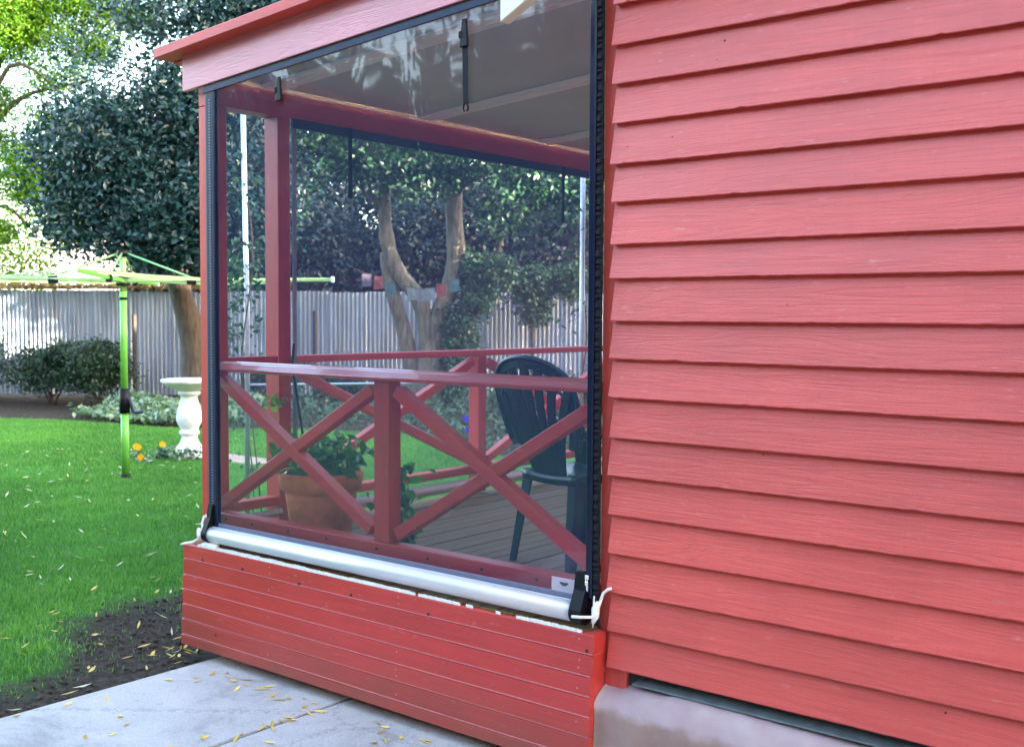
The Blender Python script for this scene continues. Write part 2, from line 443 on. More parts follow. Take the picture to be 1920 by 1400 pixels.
def concrete_mat():
    mt, n, l, b = new_mat('weathered concrete')
    tc = n.new('ShaderNodeTexCoord')
    n1 = n.new('ShaderNodeTexNoise'); n1.inputs['Scale'].default_value = 2.2; n1.inputs['Detail'].default_value = 8; n1.inputs['Roughness'].default_value = 0.65; n1.inputs['Distortion'].default_value = 0.6
    n2 = n.new('ShaderNodeTexNoise'); n2.inputs['Scale'].default_value = 90; n2.inputs['Detail'].default_value = 5
    l.new(tc.outputs['Object'], n1.inputs[0]); l.new(tc.outputs['Object'], n2.inputs[0])
    r1 = n.new('ShaderNodeValToRGB')
    e = r1.color_ramp.elements
    e[0].position = 0.30; e[0].color = (0.23, 0.23, 0.235, 1); e[1].position = 0.66; e[1].color = (0.48, 0.47, 0.48, 1)
    x = e.new(0.46); x.color = (0.385, 0.38, 0.39, 1)
    l.new(n1.outputs[0], r1.inputs[0])
    mx = n.new('ShaderNodeMixRGB'); mx.blend_type = 'MULTIPLY'; mx.inputs[0].default_value = 0.5
    r2 = n.new('ShaderNodeValToRGB'); r2.color_ramp.elements[0].position = 0.3; r2.color_ramp.elements[0].color = (0.6, 0.6, 0.6, 1); r2.color_ramp.elements[1].position = 0.6
    l.new(n2.outputs[0], r2.inputs[0]); l.new(r1.outputs[0], mx.inputs[1]); l.new(r2.outputs[0], mx.inputs[2])
    n3 = n.new('ShaderNodeTexNoise'); n3.inputs['Scale'].default_value = 26; n3.inputs['Detail'].default_value = 8; n3.inputs['Roughness'].default_value = 0.75
    l.new(tc.outputs['Object'], n3.inputs[0])
    r3 = n.new('ShaderNodeValToRGB'); r3.color_ramp.elements[0].position = 0.28; r3.color_ramp.elements[0].color = (0.42, 0.40, 0.40, 1); r3.color_ramp.elements[1].position = 0.44
    l.new(n3.outputs[0], r3.inputs[0])
    m3 = n.new('ShaderNodeMixRGB'); m3.blend_type = 'MULTIPLY'; m3.inputs[0].default_value = 0.75; l.new(mx.outputs[0], m3.inputs[1]); l.new(r3.outputs[0], m3.inputs[2])
    vo = n.new('ShaderNodeTexVoronoi'); vo.feature = 'DISTANCE_TO_EDGE'; vo.inputs['Scale'].default_value = 0.75
    wp = n.new('ShaderNodeMixRGB'); wp.blend_type = 'ADD'; wp.inputs[0].default_value = 0.22; l.new(tc.outputs['Object'], wp.inputs[1]); l.new(n3.outputs[1], wp.inputs[2]); l.new(wp.outputs[0], vo.inputs[0])
    rc = n.new('ShaderNodeValToRGB'); rc.color_ramp.elements[0].position = 0.0; rc.color_ramp.elements[0].color = (0.35, 0.34, 0.34, 1); rc.color_ramp.elements[1].position = 0.006
    l.new(vo.outputs[0], rc.inputs[0])
    m4 = n.new('ShaderNodeMixRGB'); m4.blend_type = 'MULTIPLY'; m4.inputs[0].default_value = 0.6; l.new(m3.outputs[0], m4.inputs[1]); l.new(rc.outputs[0], m4.inputs[2])
    l.new(m4.outputs[0], b.inputs['Base Color']); b.inputs['Roughness'].default_value = 0.85
    ad = n.new('ShaderNodeMath'); ad.operation = 'ADD'; l.new(n1.outputs[0], ad.inputs[0]); l.new(n2.outputs[0], ad.inputs[1])
    bp = n.new('ShaderNodeBump'); bp.inputs['Strength'].default_value = 0.5; bp.inputs['Distance'].default_value = 0.004
    l.new(ad.outputs[0], bp.inputs['Height']); l.new(bp.outputs[0], b.inputs['Normal'])
    return mt
M['concrete'] = concrete_mat()

def ground_mat():
    mt, n, l, b = new_mat('soil and turf')
    at = n.new('ShaderNodeAttribute'); at.attribute_name = 'v'
    tc = n.new('ShaderNodeTexCoord')
    n1 = n.new('ShaderNodeTexNoise'); n1.inputs['Scale'].default_value = 22; n1.inputs['Detail'].default_value = 10; n1.inputs['Roughness'].default_value = 0.78
    n2 = n.new('ShaderNodeTexNoise'); n2.inputs['Scale'].default_value = 1.3; n2.inputs['Detail'].default_value = 4
    l.new(tc.outputs['Object'], n1.inputs[0]); l.new(tc.outputs['Object'], n2.inputs[0])
    rs = n.new('ShaderNodeValToRGB'); rs.color_ramp.elements[0].position = 0.40; rs.color_ramp.elements[1].position = 0.64
    rs.color_ramp.elements[0].color = (0.016, 0.012, 0.010, 1); rs.color_ramp.elements[1].color = (0.085, 0.062, 0.046, 1)
    l.new(n1.outputs[0], rs.inputs[0])
    rg = n.new('ShaderNodeValToRGB'); rg.color_ramp.elements[0].position = 0.3; rg.color_ramp.elements[1].position = 0.7
    rg.color_ramp.elements[0].color = (0.04, 0.15, 0.025, 1); rg.color_ramp.elements[1].color = (0.07, 0.26, 0.04, 1)
    l.new(n2.outputs[0], rg.inputs[0])
    mx = n.new('ShaderNodeMixRGB'); l.new(at.outputs['Fac'], mx.inputs[0]); l.new(rs.outputs[0], mx.inputs[1]); l.new(rg.outputs[0], mx.inputs[2])
    l.new(mx.outputs[0], b.inputs['Base Color']); b.inputs['Roughness'].default_value = 0.95; b.inputs['Specular IOR Level'].default_value = 0.2
    bp = n.new('ShaderNodeBump'); bp.inputs['Strength'].default_value = 1.0; bp.inputs['Distance'].default_value = 0.035
    l.new(n1.outputs[0], bp.inputs['Height']); l.new(bp.outputs[0], b.inputs['Normal'])
    return mt
M['ground'] = ground_mat()

# ------------------------------------------------------------------ ground
def smooth(x, a, b):
    t = np.clip((x - a) / (b - a), 0, 1); return t * t * (3 - 2 * t)
_ph = rng.uniform(0, 6.28, (24, 3)); _fr = rng.normal(0, 1, (24, 2))
def wob(x, y, f):
    o = 0
    for i in range(24):
        k = 0.5 + i / 8.0
        o = o + np.sin((x * _fr[i, 0] + y * _fr[i, 1]) * f * k + _ph[i, 0]) / k
    return o / 6.0
ES = np.array([-30, -8.86, -7.3, -6.17, -5.12, -3.4, -1.6, -0.65, 1.0, 30])
ED = np.array([19.4, 19.2, 18.8, 17.9, 17.3, 17.5, 17.0, 14.2, 14.4, 14.4])
def lawn_amount(x, y):
    s = (x - O0[0]) * RH[0] + (y - O0[1]) * RH[1]
    d = (x - O0[0]) * FH[0] + (y - O0[1]) * FH[1]
    far = np.interp(s, ES, ED) + 0.18 * wob(x, y, 1.2)
    a = smooth(far - d, -0.05, 0.18)
    edge = np.interp(y, [-8, -0.9, 0.0, 0.9, 1.6, 9], [-2.45, -2.95, -3.65, -4.0, -3.5, -3.2])
    n_ = wob(x, y, 3.0) * 0.30 + wob(x + 5, y, 9.0) * 0.22
    b = smooth(edge + n_ * 0.9 - x, -0.35, 0.55)
    return a * b
xs = np.concatenate([[-600, -150, -60, -35, -26], np.arange(-21, -2.0, 0.09), [0, 3, 8, 20, 60, 150, 600]])
ys = np.concatenate([[-600, -150, -50, -20, -10, -6], np.arange(-4, 12.0, 0.09), [14, 18, 25, 40, 90, 200, 600]])
gx, gy = np.meshgrid(xs, ys)
gz = -0.025 + 0.012 * wob(gx, gy, 2.2)
inn = (gx > -21) & (gx < -2.1) & (gy > -4) & (gy < 12)
gz = np.where(inn, gz, -0.03)
near_slab = smooth(gx, -2.9, -2.3)
gz = gz * (1 - near_slab) + (-0.035) * near_slab
la = lawn_amount(gx, gy)
nx, ny = len(xs), len(ys)
idx = np.arange(nx * ny).reshape(ny, nx)
F = np.stack([idx[:-1, :-1], idx[:-1, 1:], idx[1:, 1:], idx[1:, :-1]], -1).reshape(-1, 4)
V = np.stack([gx, gy, gz], -1).reshape(-1, 3)
me = mesh_fast('ground', V, F, attr=la.ravel(), smooth=True)
gnd = link('ground', me, M['ground'])
meta(gnd, kind='structure')

def blades(N, x0, x1, y0, y1, h0, h1, wd, seed):
    r = np.random.default_rng(seed)
    x = r.uniform(x0, x1, N); y = r.uniform(y0, y1, N)
    s = (x - O0[0]) * RH[0] + (y - O0[1]) * RH[1]
    d = (x - O0[0]) * FH[0] + (y - O0[1]) * FH[1]
    a = lawn_amount(x, y)
    keep = (r.uniform(0, 1, N) < a ** 1.5 + 0.02 + 0.22 * np.clip(wob(x, y, 6.0) - 0.35, 0, 1)) & (d > 5.0) & (s > -0.52 * d - 0.6) & (s < -0.05 * d + 0.8) & (d < 20) & (x < -2.65)
    keep &= ~((x > -9.5) & (x < -8.3) & (y > 4.75) & (y < 5.3))
    x, y, d, a = x[keep], y[keep], d[keep], a[keep]
    n = len(x)
    az = r.uniform(0, 6.28, n); h = r.uniform(h0, h1, n) * (0.55 + 0.45 * a); ln = r.uniform(0.1, 1.0, n) * h
    z = np.full(n, -0.028)
    wv = wd * r.uniform(0.7, 1.3, n) * (1 + 0.06 * d)
    ax = np.cos(az); ay = np.sin(az)
    V = np.zeros((n, 3, 3))
    V[:, 0] = np.stack([x - ay * wv, y + ax * wv, z], -1)
    V[:, 1] = np.stack([x + ay * wv, y - ax * wv, z], -1)
    V[:, 2] = np.stack([x + ax * ln, y + ay * ln, z + h], -1)
    patch = 0.42 + 0.30 * wob(x, y, 0.9) + 0.16 * wob(x, y, 4.0)
    v = np.clip(patch + r.normal(0, 0.22, n), 0, 1)
    return V.reshape(-1, 3), np.repeat(v, 3)
Va, va_ = blades(420000, -9.5, -2.6, -2.0, 6.5, 0.020, 0.046, 0.0022, 3)
Vb, vb_ = blades(330000, -18.5, -6.5, 1.0, 13.0, 0.026, 0.055, 0.0030, 4)
V = np.concatenate([Va, Vb]); v_ = np.concatenate([va_, vb_])
gr = mk('grass', V, np.arange(len(V)).reshape(-1, 3), L_GRASS, None, attr=v_)
meta(gr, 'short green lawn thinning to bare soil beside the red verandah base', 'grass', kind='stuff')

# crumbs of soil on the bare strip
r = np.random.default_rng(17); n = 5200
cx = r.uniform(-4.6, -2.42, n); cy = r.uniform(-2.2, 1.8, n)
k_ = (lawn_amount(cx, cy) < r.uniform(0, 0.7, n)) & ~((cy > -0.08) & (cx > -2.6))
cx, cy = cx[k_], cy[k_]; n = len(cx); sz = np.clip(r.lognormal(-5.0, 0.55, n), 0.002, 0.022)
oc = np.array([(1, 0, 0), (0, 1, 0), (-1, 0, 0), (0, -1, 0), (0, 0, 1), (0, 0, -1)], dtype=float)
of = np.array([(0, 1, 4), (1, 2, 4), (2, 3, 4), (3, 0, 4), (1, 0, 5), (2, 1, 5), (3, 2, 5), (0, 3, 5)])
V = (oc[None] * r.uniform(0.5, 1.3, (n, 6, 1)) + r.normal(0, .15, (n, 6, 3))) * sz[:, None, None]
V[:, :, 2] *= 0.7
V += np.stack([cx, cy, np.full(n, -0.026)], -1)[:, None]
F = (np.arange(n)[:, None, None] * 6 + of[None]).reshape(-1, 3)
sc = mk('soil_crumbs', V.reshape(-1, 3), F, simple('dark soil crumbs', (0.05, 0.04, 0.035), 0.95, var=0.5, scale=8), None)
meta(sc, 'crumbs of dark soil on the bare strip beside the concrete', 'soil', kind='stuff')

# concrete path: slabs as pieces of the path
pth = empty('path', (-1.4, -1.0, 0.0), kind='structure')
def slab(x0, x1, y0, y1):
    box('concrete_slab', (x0, x1, y0, y1, -0.12, 0.0), M['concrete'], pth, 0.006)
slab(-2.383, -1.404, -4.2, 0.35)
slab(-1.384, -0.30, -3.0, 0.35)
slab(-1.384, -0.30, -7.0, -3.008)
slab(-2.383, -1.404, -9.0, -4.208)
slab(-0.292, 3.5, -3.0, -0.11)
slab(-0.292, 3.5, -7.0, -3.008)
gp = box('garden_path', (-9.45, -8.35, 4.78, 5.25, -0.05, -0.004), M['sandpath'], None, 0.01)
meta(gp, kind='structure')

# ------------------------------------------------------------------ main house
house = empty('house', (5.5, 10.0, 0.0), 'red weatherboard house with cream bargeboard beside the verandah', 'house')
kf = 3.46 / 3.5
zb = [1.78 + (3.5 * q) * kf for q in (-.384, -.343, -.301, -.258, -.215, -.173, -.131, -.088, -.046, -.005, .040, .077, .122, .162, .205, .247, .288, .330, .372)]
while zb[-1] < 5.2: zb.append(zb[-1] + 0.147)
XE = 11.0
def weatherboard(z0, z1, x0, x1, seed):
    r = np.random.default_rng(seed)
    n = max(6, int((min(x1, 2.2) - x0) / 0.02))
    X = np.concatenate([np.linspace(x0, min(x1, 2.2), n), np.linspace(min(x1, 2.2), x1, 14)[1:]]) if x1 > 2.2 else np.linspace(x0, x1, n)
    k = len(X)
    jag = np.clip(r.normal(0, 0.0005, k), -0.001, 0.001) + 0.0012 * np.sin(X * r.uniform(.5, 1.2) + r.uniform(0, 6))
    jag[r.uniform(0, 1, k) < 0.025] += 0.003
    jy = 0.0012 * np.sin(X * r.uniform(2, 5) + r.uniform(0, 6))
    zt = z1 + 0.028
    rows = [(-0.009 + 0 * X, z0 + jag + 0.006), (-0.0395 + jy, z0 + jag), (-0.0415 + jy, z0 + jag + 0.003),
            (-0.0240 + jy * 0.7, (z0 + zt) / 2 + 0 * X), (-0.0075 + 0 * X, zt + 0 * X), (-0.001 + 0 * X, zt + 0 * X)]
    V = []
    for y, z in rows:
        V += list(np.stack([X, y, z], -1))
    F = []
    for i in range(len(rows) - 1):
        for j in range(k - 1):
            F.append((i * k + j, i * k + j + 1, (i + 1) * k + j + 1, (i + 1) * k + j))
    m_ = len(rows)
    F.append(tuple(i * k for i in range(m_)))
    F.append(tuple(i * k + k - 1 for i in reversed(range(m_))))
    return V, F
def gable_x(z):       # how far in from the wall ends the gable cuts a board
    return max(0.0, (z - 3.08) / 0.49)
boards = []
for i in range(len(zb) - 1):
    gxx = gable_x(zb[i + 1])
    x0 = 0.057 + gxx + (0.004 * math.sin(i * 2.3)); x1 = XE - gxx
    if x1 - x0 < 0.4: break
    V, F = weatherboard(zb[i], zb[i + 1], x0, x1, 100 + i)
    boards.append(mk('weatherboard', V, F, M['board'], house))
# nails and small holes
def dot(name, x, y, z, r_, mat, par, ax=1):
    V, F = tube([(x, y + 0.004, z), (x, y - 0.0015, z)], r_, 8)
    return mk(name, V, F, mat, par)
for (x, z, bi, r_) in ((0.511, 2.73, 15, .004), (0.490, 2.665, 14, .003), (0.122, 2.40, 12, .004), (0.31, 2.42, 12, .0025), (0.765, 1.82, 9, .0035), (1.31, 0.56, 0, .004), (0.68, 1.31, 6, .003)):
    ii = max(0, [k for k in range(len(zb)) if zb[k] <= z][-1])
    t_ = (z - zb[ii]) / (zb[ii + 1] + 0.028 - zb[ii])
    dot('nail', x, -0.0405 + 0.033 * t_, z, r_, M['screw'], boards[ii])
V, F = bevel_mesh(boxv(0.0, 0.122, -0.003, 0.05, 0.318, 3.06), HEX, 0.003)
mk('corner_board', V, F, M['corner'], house)
# walls behind the cladding
V = [(0.06, 0.06, 0.45), (XE - .06, 0.06, 0.45), (XE - .06, 0.06, 3.0), (XE / 2, 0.06, 5.65), (0.06, 0.06, 3.0),
     (0.06, 20, 0.45), (XE - .06, 20, 0.45), (XE - .06, 20, 3.0), (XE / 2, 20, 5.65), (0.06, 20, 3.0)]
F = [(0, 4, 3, 2, 1), (5, 6, 7, 8, 9), (0, 5, 9, 4), (1, 2, 7, 6), (0, 1, 6, 5)]
mk('wall', V, F, M['red_y'], house)
# roof: two slabs
for sg in (-1, 1):
    xe = XE / 2 - sg * (XE / 2 - 0.25)
    z_e = 2.95 + 0.55 * 0.4914; z_r = 5.80
    P = [(xe, -0.31, z_e), (XE / 2, -0.31, z_r), (XE / 2, 20.3, z_r), (xe, 20.3, z_e)]
    q = [(a, b, c + 0.02) for a, b, c in P]; t = [(a, b, c + 0.07) for a, b, c in P]
    V, F = bevel_mesh(q + t, HEX, 0.0)
    mk('roof', V, F, M['roof'], house)
sl = math.atan2(2.85, 5.8)
for sg in (-1, 1):
    a = Vector((XE / 2 + sg * (XE / 2 + 0.255), -0.29, 2.885)); b = Vector((XE / 2, -0.29, 2.885 + (XE / 2 + 0.255) * math.tan(sl)))
    dz = 0.10
    P = [(a.x, -0.315, a.z - .03), (b.x, -0.315, b.z - .05), (b.x, -0.262, b.z - .05), (a.x, -0.262, a.z - .03)]
    P += [(x, y, z + dz) for x, y, z in P]
    if sg == 1: P = [P[i] for i in (1, 0, 3, 2, 5, 4, 7, 6)]
    hexa('bargeboard', P, M['cream'], house, 0.003)
# plinth under the weatherboards
def plinth():
    X = np.concatenate([np.linspace(0.028, 2.2, 70), [4, 7, XE]])
    r = np.random.default_rng(5)
    prof = [(-0.085, -0.05), (-0.088, 0.27), (-0.078, 0.315), (-0.055, 0.345), (-0.02, 0.362), (0.02, 0.37), (0.12, 0.372)]
    V = []
    for y, z in prof:
        j = 0.006 * np.sin(X * 4 + z * 30) + r.normal(0, 0.0025, len(X)) + 0.02 * np.minimum(1, X)
        jz = 0.006 * np.sin(X * 5.1 + y * 40) + r.normal(0, 0.002, len(X)) + (0.028 * np.clip((X - 0.1) / 0.3, 0, 1) if z > 0.3 else 0)
        V += list(np.stack([X, y + j, np.full_like(X, z) + jz], -1))
    k = len(X); F = []
    for i in range(len(prof) - 1):
        for j in range(k - 1):
            F.append((i * k + j, i * k + j + 1, (i + 1) * k + j + 1, (i + 1) * k + j))
    F.append(tuple(i * k for i in reversed(range(len(prof)))))
    return V, F
def plinth_mat():
    mt, n, l, b = new_mat('rendered plinth with worn lip')
    tc = n.new('ShaderNodeTexCoord'); sx = n.new('ShaderNodeSeparateXYZ'); l.new(tc.outputs['Object'], sx.inputs[0])
    n1 = n.new('ShaderNodeTexNoise'); n1.inputs['Scale'].default_value = 8; n1.inputs['Detail'].default_value = 8; l.new(tc.outputs['Object'], n1.inputs[0])
    ma = n.new('ShaderNodeMath'); ma.operation = 'MULTIPLY_ADD'; ma.inputs[1].default_value = 0.10; l.new(n1.outputs[0], ma.inputs[0]); l.new(sx.outputs[2], ma.inputs[2])
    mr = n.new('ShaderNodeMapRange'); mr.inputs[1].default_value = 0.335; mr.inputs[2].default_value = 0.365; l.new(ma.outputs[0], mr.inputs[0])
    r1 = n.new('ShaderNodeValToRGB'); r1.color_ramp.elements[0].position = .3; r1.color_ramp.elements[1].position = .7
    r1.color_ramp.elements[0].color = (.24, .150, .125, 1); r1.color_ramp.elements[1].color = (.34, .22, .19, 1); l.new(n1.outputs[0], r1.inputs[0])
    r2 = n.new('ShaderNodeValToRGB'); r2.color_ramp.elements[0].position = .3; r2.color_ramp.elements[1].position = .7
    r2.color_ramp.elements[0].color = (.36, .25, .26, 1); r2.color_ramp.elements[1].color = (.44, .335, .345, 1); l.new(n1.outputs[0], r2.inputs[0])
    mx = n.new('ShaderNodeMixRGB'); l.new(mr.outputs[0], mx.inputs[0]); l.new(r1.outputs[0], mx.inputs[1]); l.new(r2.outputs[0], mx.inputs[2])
    l.new(mx.outputs[0], b.inputs['Base Color']); b.inputs['Roughness'].default_value = .85
    bp = n.new('ShaderNodeBump'); bp.inputs['Strength'].default_value = .6; bp.inputs['Distance'].default_value = .01
    l.new(n1.outputs[0], bp.inputs['Height']); l.new(bp.outputs[0], b.inputs['Normal'])
    return mt
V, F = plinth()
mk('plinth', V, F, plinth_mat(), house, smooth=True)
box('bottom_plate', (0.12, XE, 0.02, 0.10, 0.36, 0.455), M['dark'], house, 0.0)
V, F = bevel_mesh([(0.16, -0.02, 0.398), (2.6, -0.02, 0.398), (2.6, 0.03, 0.418), (0.19, 0.03, 0.418), (0.16, -0.02, 0.404), (2.6, -0.02, 0.404), (2.6, 0.03, 0.424), (0.19, 0.03, 0.424)], HEX, 0.0)
mk('flashing', V, F, simple('dull zinc flashing', (0.16, 0.20, 0.21), 0.5, 0.4, var=0.3, scale=12), house)

# ------------------------------------------------------------------ verandah
ver = empty('verandah', (-1.25, 3.6, 0.0), 'red timber verandah with crossed railings, decking and sloping roof', 'verandah')
XL0, XL1 = -2.557, -2.44
YB = 7.3
SLP = 0.0685
# deck
xx = XL0 + 0.02; i = 0
while xx < -0.02:
    x1 = min(xx + 0.0865, -0.005)
    dz = 0.0012 * math.sin(i * 2.7)
    box('deck_board', (xx, x1, -0.078 + 0.003 * math.sin(i * 1.9), YB, 0.565, 0.588 + dz), M['deck'], ver, 0.003)
    xx += 0.0905; i += 1
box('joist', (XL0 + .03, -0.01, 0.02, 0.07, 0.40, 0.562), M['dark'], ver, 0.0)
# base boards on the front: small top chamfer catches the sky
seams = [0.581, 0.503, 0.420, 0.343, 0.264, 0.189, 0.106, 0.052]
for i in range(7):
    zt, z0 = seams[i], seams[i + 1]
    xr = 0.036 if i < 2 else 0.026
    xl = -2.586 + 0.002 * math.sin(i * 2.1)
    dy = 0.006 - 0.0035 * i + 0.001 * math.sin(i * 3.1)
    gap = 0.0022
    rows = [(-0.012, z0 + gap), (-0.1005 + dy, z0 + gap), (-0.1015 + dy, z0 + gap + 0.0015), (-0.1015 + dy, zt - 0.0065), (-0.0935 + dy, zt - 0.0005), (-0.012, zt)]
    n = 40
    X = np.linspace(xl, xr, n); V = []
    for k, (y, z) in enumerate(rows):
        V += list(np.stack([X, np.full(n, y) + 0.0008 * np.sin(X * 3 + i), np.full(n, z) + 0.0008 * np.sin(X * 2.3 + i * 2)], -1))
    F = []
    for a in range(len(rows) - 1):
        for b in range(n - 1): F.append((a * n + b, a * n + b + 1, (a + 1) * n + b + 1, (a + 1) * n + b))
    F.append(tuple(a * n for a in range(6))); F.append(tuple(a * n + n - 1 for a in reversed(range(6))))
    bo = mk('base_board', V, F, M['base'], ver)
    if i == 0:
        for sx, sz in ((-2.42, .515), (-2.09, .516), (-1.66, .510), (-1.30, .516), (-0.82, .512), (0.005, .516)):
            dot('screw', sx, -0.0970, sz, 0.007, M['screw'], bo)
    for cx_ in (-1.88, -1.00, -0.03):
        for f_ in (0.3, 0.68):
            if (i * 7 + int(cx_ * 100) + int(f_ * 10)) % 4 < 2: continue
            V, F = tube([(cx_ + 0.004 * math.sin(i + f_ * 9), -0.098 + dy, z0 + (zt - z0) * f_), (cx_ + 0.004 * math.sin(i + f_ * 9), -0.1022 + dy, z0 + (zt - z0) * f_)], 0.004, 7)
            mk('nail_head', V, F, M['edgelight_nail'], bo)
    if i == 5:
        dot('screw', -2.29, -0.1140, 0.150, 0.006, M['screw'], bo)
for i in range(1, 7):        # pale strip along each joint: sky-lit edge highlight put into the colour
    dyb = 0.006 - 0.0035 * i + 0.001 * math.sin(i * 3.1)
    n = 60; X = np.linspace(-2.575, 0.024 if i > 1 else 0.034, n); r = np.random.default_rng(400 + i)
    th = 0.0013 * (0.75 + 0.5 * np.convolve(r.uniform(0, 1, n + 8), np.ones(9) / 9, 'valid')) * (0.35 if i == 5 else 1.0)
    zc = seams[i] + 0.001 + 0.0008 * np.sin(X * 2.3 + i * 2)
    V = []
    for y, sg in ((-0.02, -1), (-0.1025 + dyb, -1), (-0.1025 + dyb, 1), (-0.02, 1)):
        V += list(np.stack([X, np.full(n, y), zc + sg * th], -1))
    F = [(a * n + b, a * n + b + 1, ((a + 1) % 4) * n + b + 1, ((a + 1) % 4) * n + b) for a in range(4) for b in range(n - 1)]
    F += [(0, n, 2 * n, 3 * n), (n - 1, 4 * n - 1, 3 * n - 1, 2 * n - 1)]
    mk('joint_edge_light', V, F, M['edgelight_nail'], ver)
# side base boards (left end)
for i in range(7):
    box('base_board', (-2.586, -2.566, -0.079, YB, seams[i + 1] + .002, seams[i]), M['red_y'], ver, 0.003)
# white sealant smeared along the ledge
def ragged(x0, x1, n, wf, seed):
    r = np.random.default_rng(seed); X = np.linspace(x0, x1, n)
    wv = np.convolve(r.uniform(0.3, 1.0, n + 6), np.ones(7) / 7, 'valid')[:n] * np.array([wf(x) for x in X])
    e_ = np.minimum(1, np.minimum(X - x0, x1 - X) / 0.05 + 0.12)
    wv = wv * e_ * np.clip(0.55 + 0.9 * np.convolve(r.uniform(-0.5, 1.0, n + 4), np.ones(5) / 5, 'valid')[:n], 0.12, 1.6)
    fr = -0.0935 + r.uniform(-0.002, 0.003, n)
    top = 0.5895 + 0.0016 * r.uniform(0, 1, n)
    V = []
    for off, y, z in ((0, fr, 0.578 + 0 * X), (0, fr - 0.001, top), (0, fr + wv, top), (0, fr + wv, 0.578 + 0 * X)):
        V += list(np.stack([X, y, z], -1))
    F = []
    for a in range(3):
        for b in range(n - 1): F.append((a * n + b, a * n + b + 1, (a + 1) * n + b + 1, (a + 1) * n + b))
    F.append((0, n, 2 * n, 3 * n)); F.append((n - 1, 4 * n - 1, 3 * n - 1, 2 * n - 1))
    return V, F
wf = lambda x: 0.050 if x < -2.28 else (0.036 * (1 - (x + 2.28) / 1.7) + 0.007 if x < -0.5 else 0.016)
for x0, x1, n in ((-2.47, -0.90, 170), (-0.88, -0.64, 36), (-0.61, -0.57, 10), (-0.45, -0.425, 10), (-0.34, -0.02, 40)):
    V, F = ragged(x0, x1, n, wf, int(1000 + x0 * 100))
    mk('sealant_strip', V, F, M['whitepaint'], ver)
# wedge of white paint by the left post
V, F = bevel_mesh([(-2.44, -0.096, 0.589), (-2.335, -0.090, 0.589), (-2.33, -0.055, 0.589), (-2.40, -0.055, 0.589), (-2.44, -0.096, 0.597), (-2.335, -0.09, 0.60), (-2.33, -0.055, 0.62), (-2.40, -0.055, 0.62)], HEX, 0.002)
mk('sealant_strip', V, F, M['whitepaint'], ver)
# posts
box('post', (XL0, XL1, 0.0, 0.09, 0.589, 2.853), M['red_z'], ver, 0.004)
for y0 in (0.424, 3.80, 7.18):
    box('post', (XL0, XL1, y0, y0 + 0.085, 0.589, 2.853), M['red_z'], ver, 0.004)
# beams
box('beam', (XL0, XL1, 0.0, YB, 2.854, 2.989), M['red_y'], ver, 0.003)
def sloped(name, x0, x1, y0, y1, zl, h, mat, bev=0.003):
    f = lambda x: zl + SLP * (x - XL0)
    P = [(x0, y0, f(x0)), (x1, y0, f(x1)), (x1, y1, f(x1)), (x0, y1, f(x0))]
    P += [(x, y, z + h) for x, y, z in P]
    return hexa(name, P, mat, ver, bev)
sloped('fascia', -2.617, -0.002, -0.055, -0.029, 2.934, 0.20, M['fascia'])
sloped('barge_cap', -2.74, -0.002, -0.145, -0.0285, 3.113 + 0.0, 0.05, M['red_x'])
sloped('barge_cap', -2.74, -2.62, -0.028, YB + .1, 3.105, 0.05, M['red_y'])
sloped('roof_sheet', -2.66, 0.0, -0.02, YB + .08, 3.160, 0.012, M['roof'], 0.0)
# ceiling sheets and cover battens
ycuts = [-0.028, 0.36, 1.56, 2.76, 3.96, 5.16, 6.36, YB]
for a, b in zip(ycuts[:-1], ycuts[1:]):
    sloped('ceiling_panel', XL0 + .01, -0.002, a + 0.002, b - 0.002, 2.992, 0.008, M['ceiling'], 0.0)
for y in ycuts[1:-1]:
    bt = sloped('ceiling_batten', XL1 - .06, -0.002, y - 0.075, y + 0.075, 2.977, 0.014, M['batten'], 0.003)
    for o in (-0.03, 0.03):
        f = lambda x: 2.9725 + SLP * (x - XL0)
        P = [(XL1 - .06, y + o - .02, f(XL1 - .06)), (-.003, y + o - .02, f(-.003)), (-.003, y + o + .02, f(-.003)), (XL1 - .06, y + o + .02, f(XL1 - .06))]
        P += [(x, yy, z + .008) for x, yy, z in P]
        hexa('ridge', P, M['batten'], bt, 0.002)
P = sloped('ceiling_trim', XL1, XL1 + 0.03, 0.0, YB, 2.968, 0.022, M['batten'], 0.003)
# front railing
def brace(a, b, w_, h_, mat, up):
    hexa('cross_brace', bar_pts(a, b, w_, h_, up), mat, ver, 0.004)
# handrail: moulded cap
def handrail_front():
    prof = [(0.068, 1.508), (0.068, 1.530), (0.055, 1.538), (0.030, 1.539), (0.020, 1.534), (0.016, 1.528), (0.010, 1.531), (-0.006, 1.530), (-0.012, 1.527), (-0.026, 1.503), (-0.029, 1.501), (-0.029, 1.490), (-0.018, 1.486), (0.06, 1.486)]
    V = [(x, y, z) for x in (XL1, -0.004) for y, z in prof]; n = len(prof)
    F = [(k, (k + 1) % n, n + (k + 1) % n, n + k) for k in range(n)] + [tuple(range(n - 1, -1, -1)), tuple(range(n, 2 * n))]
    return V, F
V, F = handrail_front(); mk('handrail', V, F, M['rail'], ver)
bp_ = box('bottom_rail', (XL1, -0.004, -0.004, 0.075, 0.690, 0.752), M['red_x'], ver, 0.005)
for px_ in (-2.345, -2.13, -1.85, -1.57, -1.23, -0.91, -0.60, -0.31):
    dot('screw', px_, -0.0055, 0.722, 0.0075, M['screw'], bp_)
box('mid_post', (-1.255, -1.159, 0.002, 0.082, 0.753, 1.485), M['red_z'], ver, 0.004)
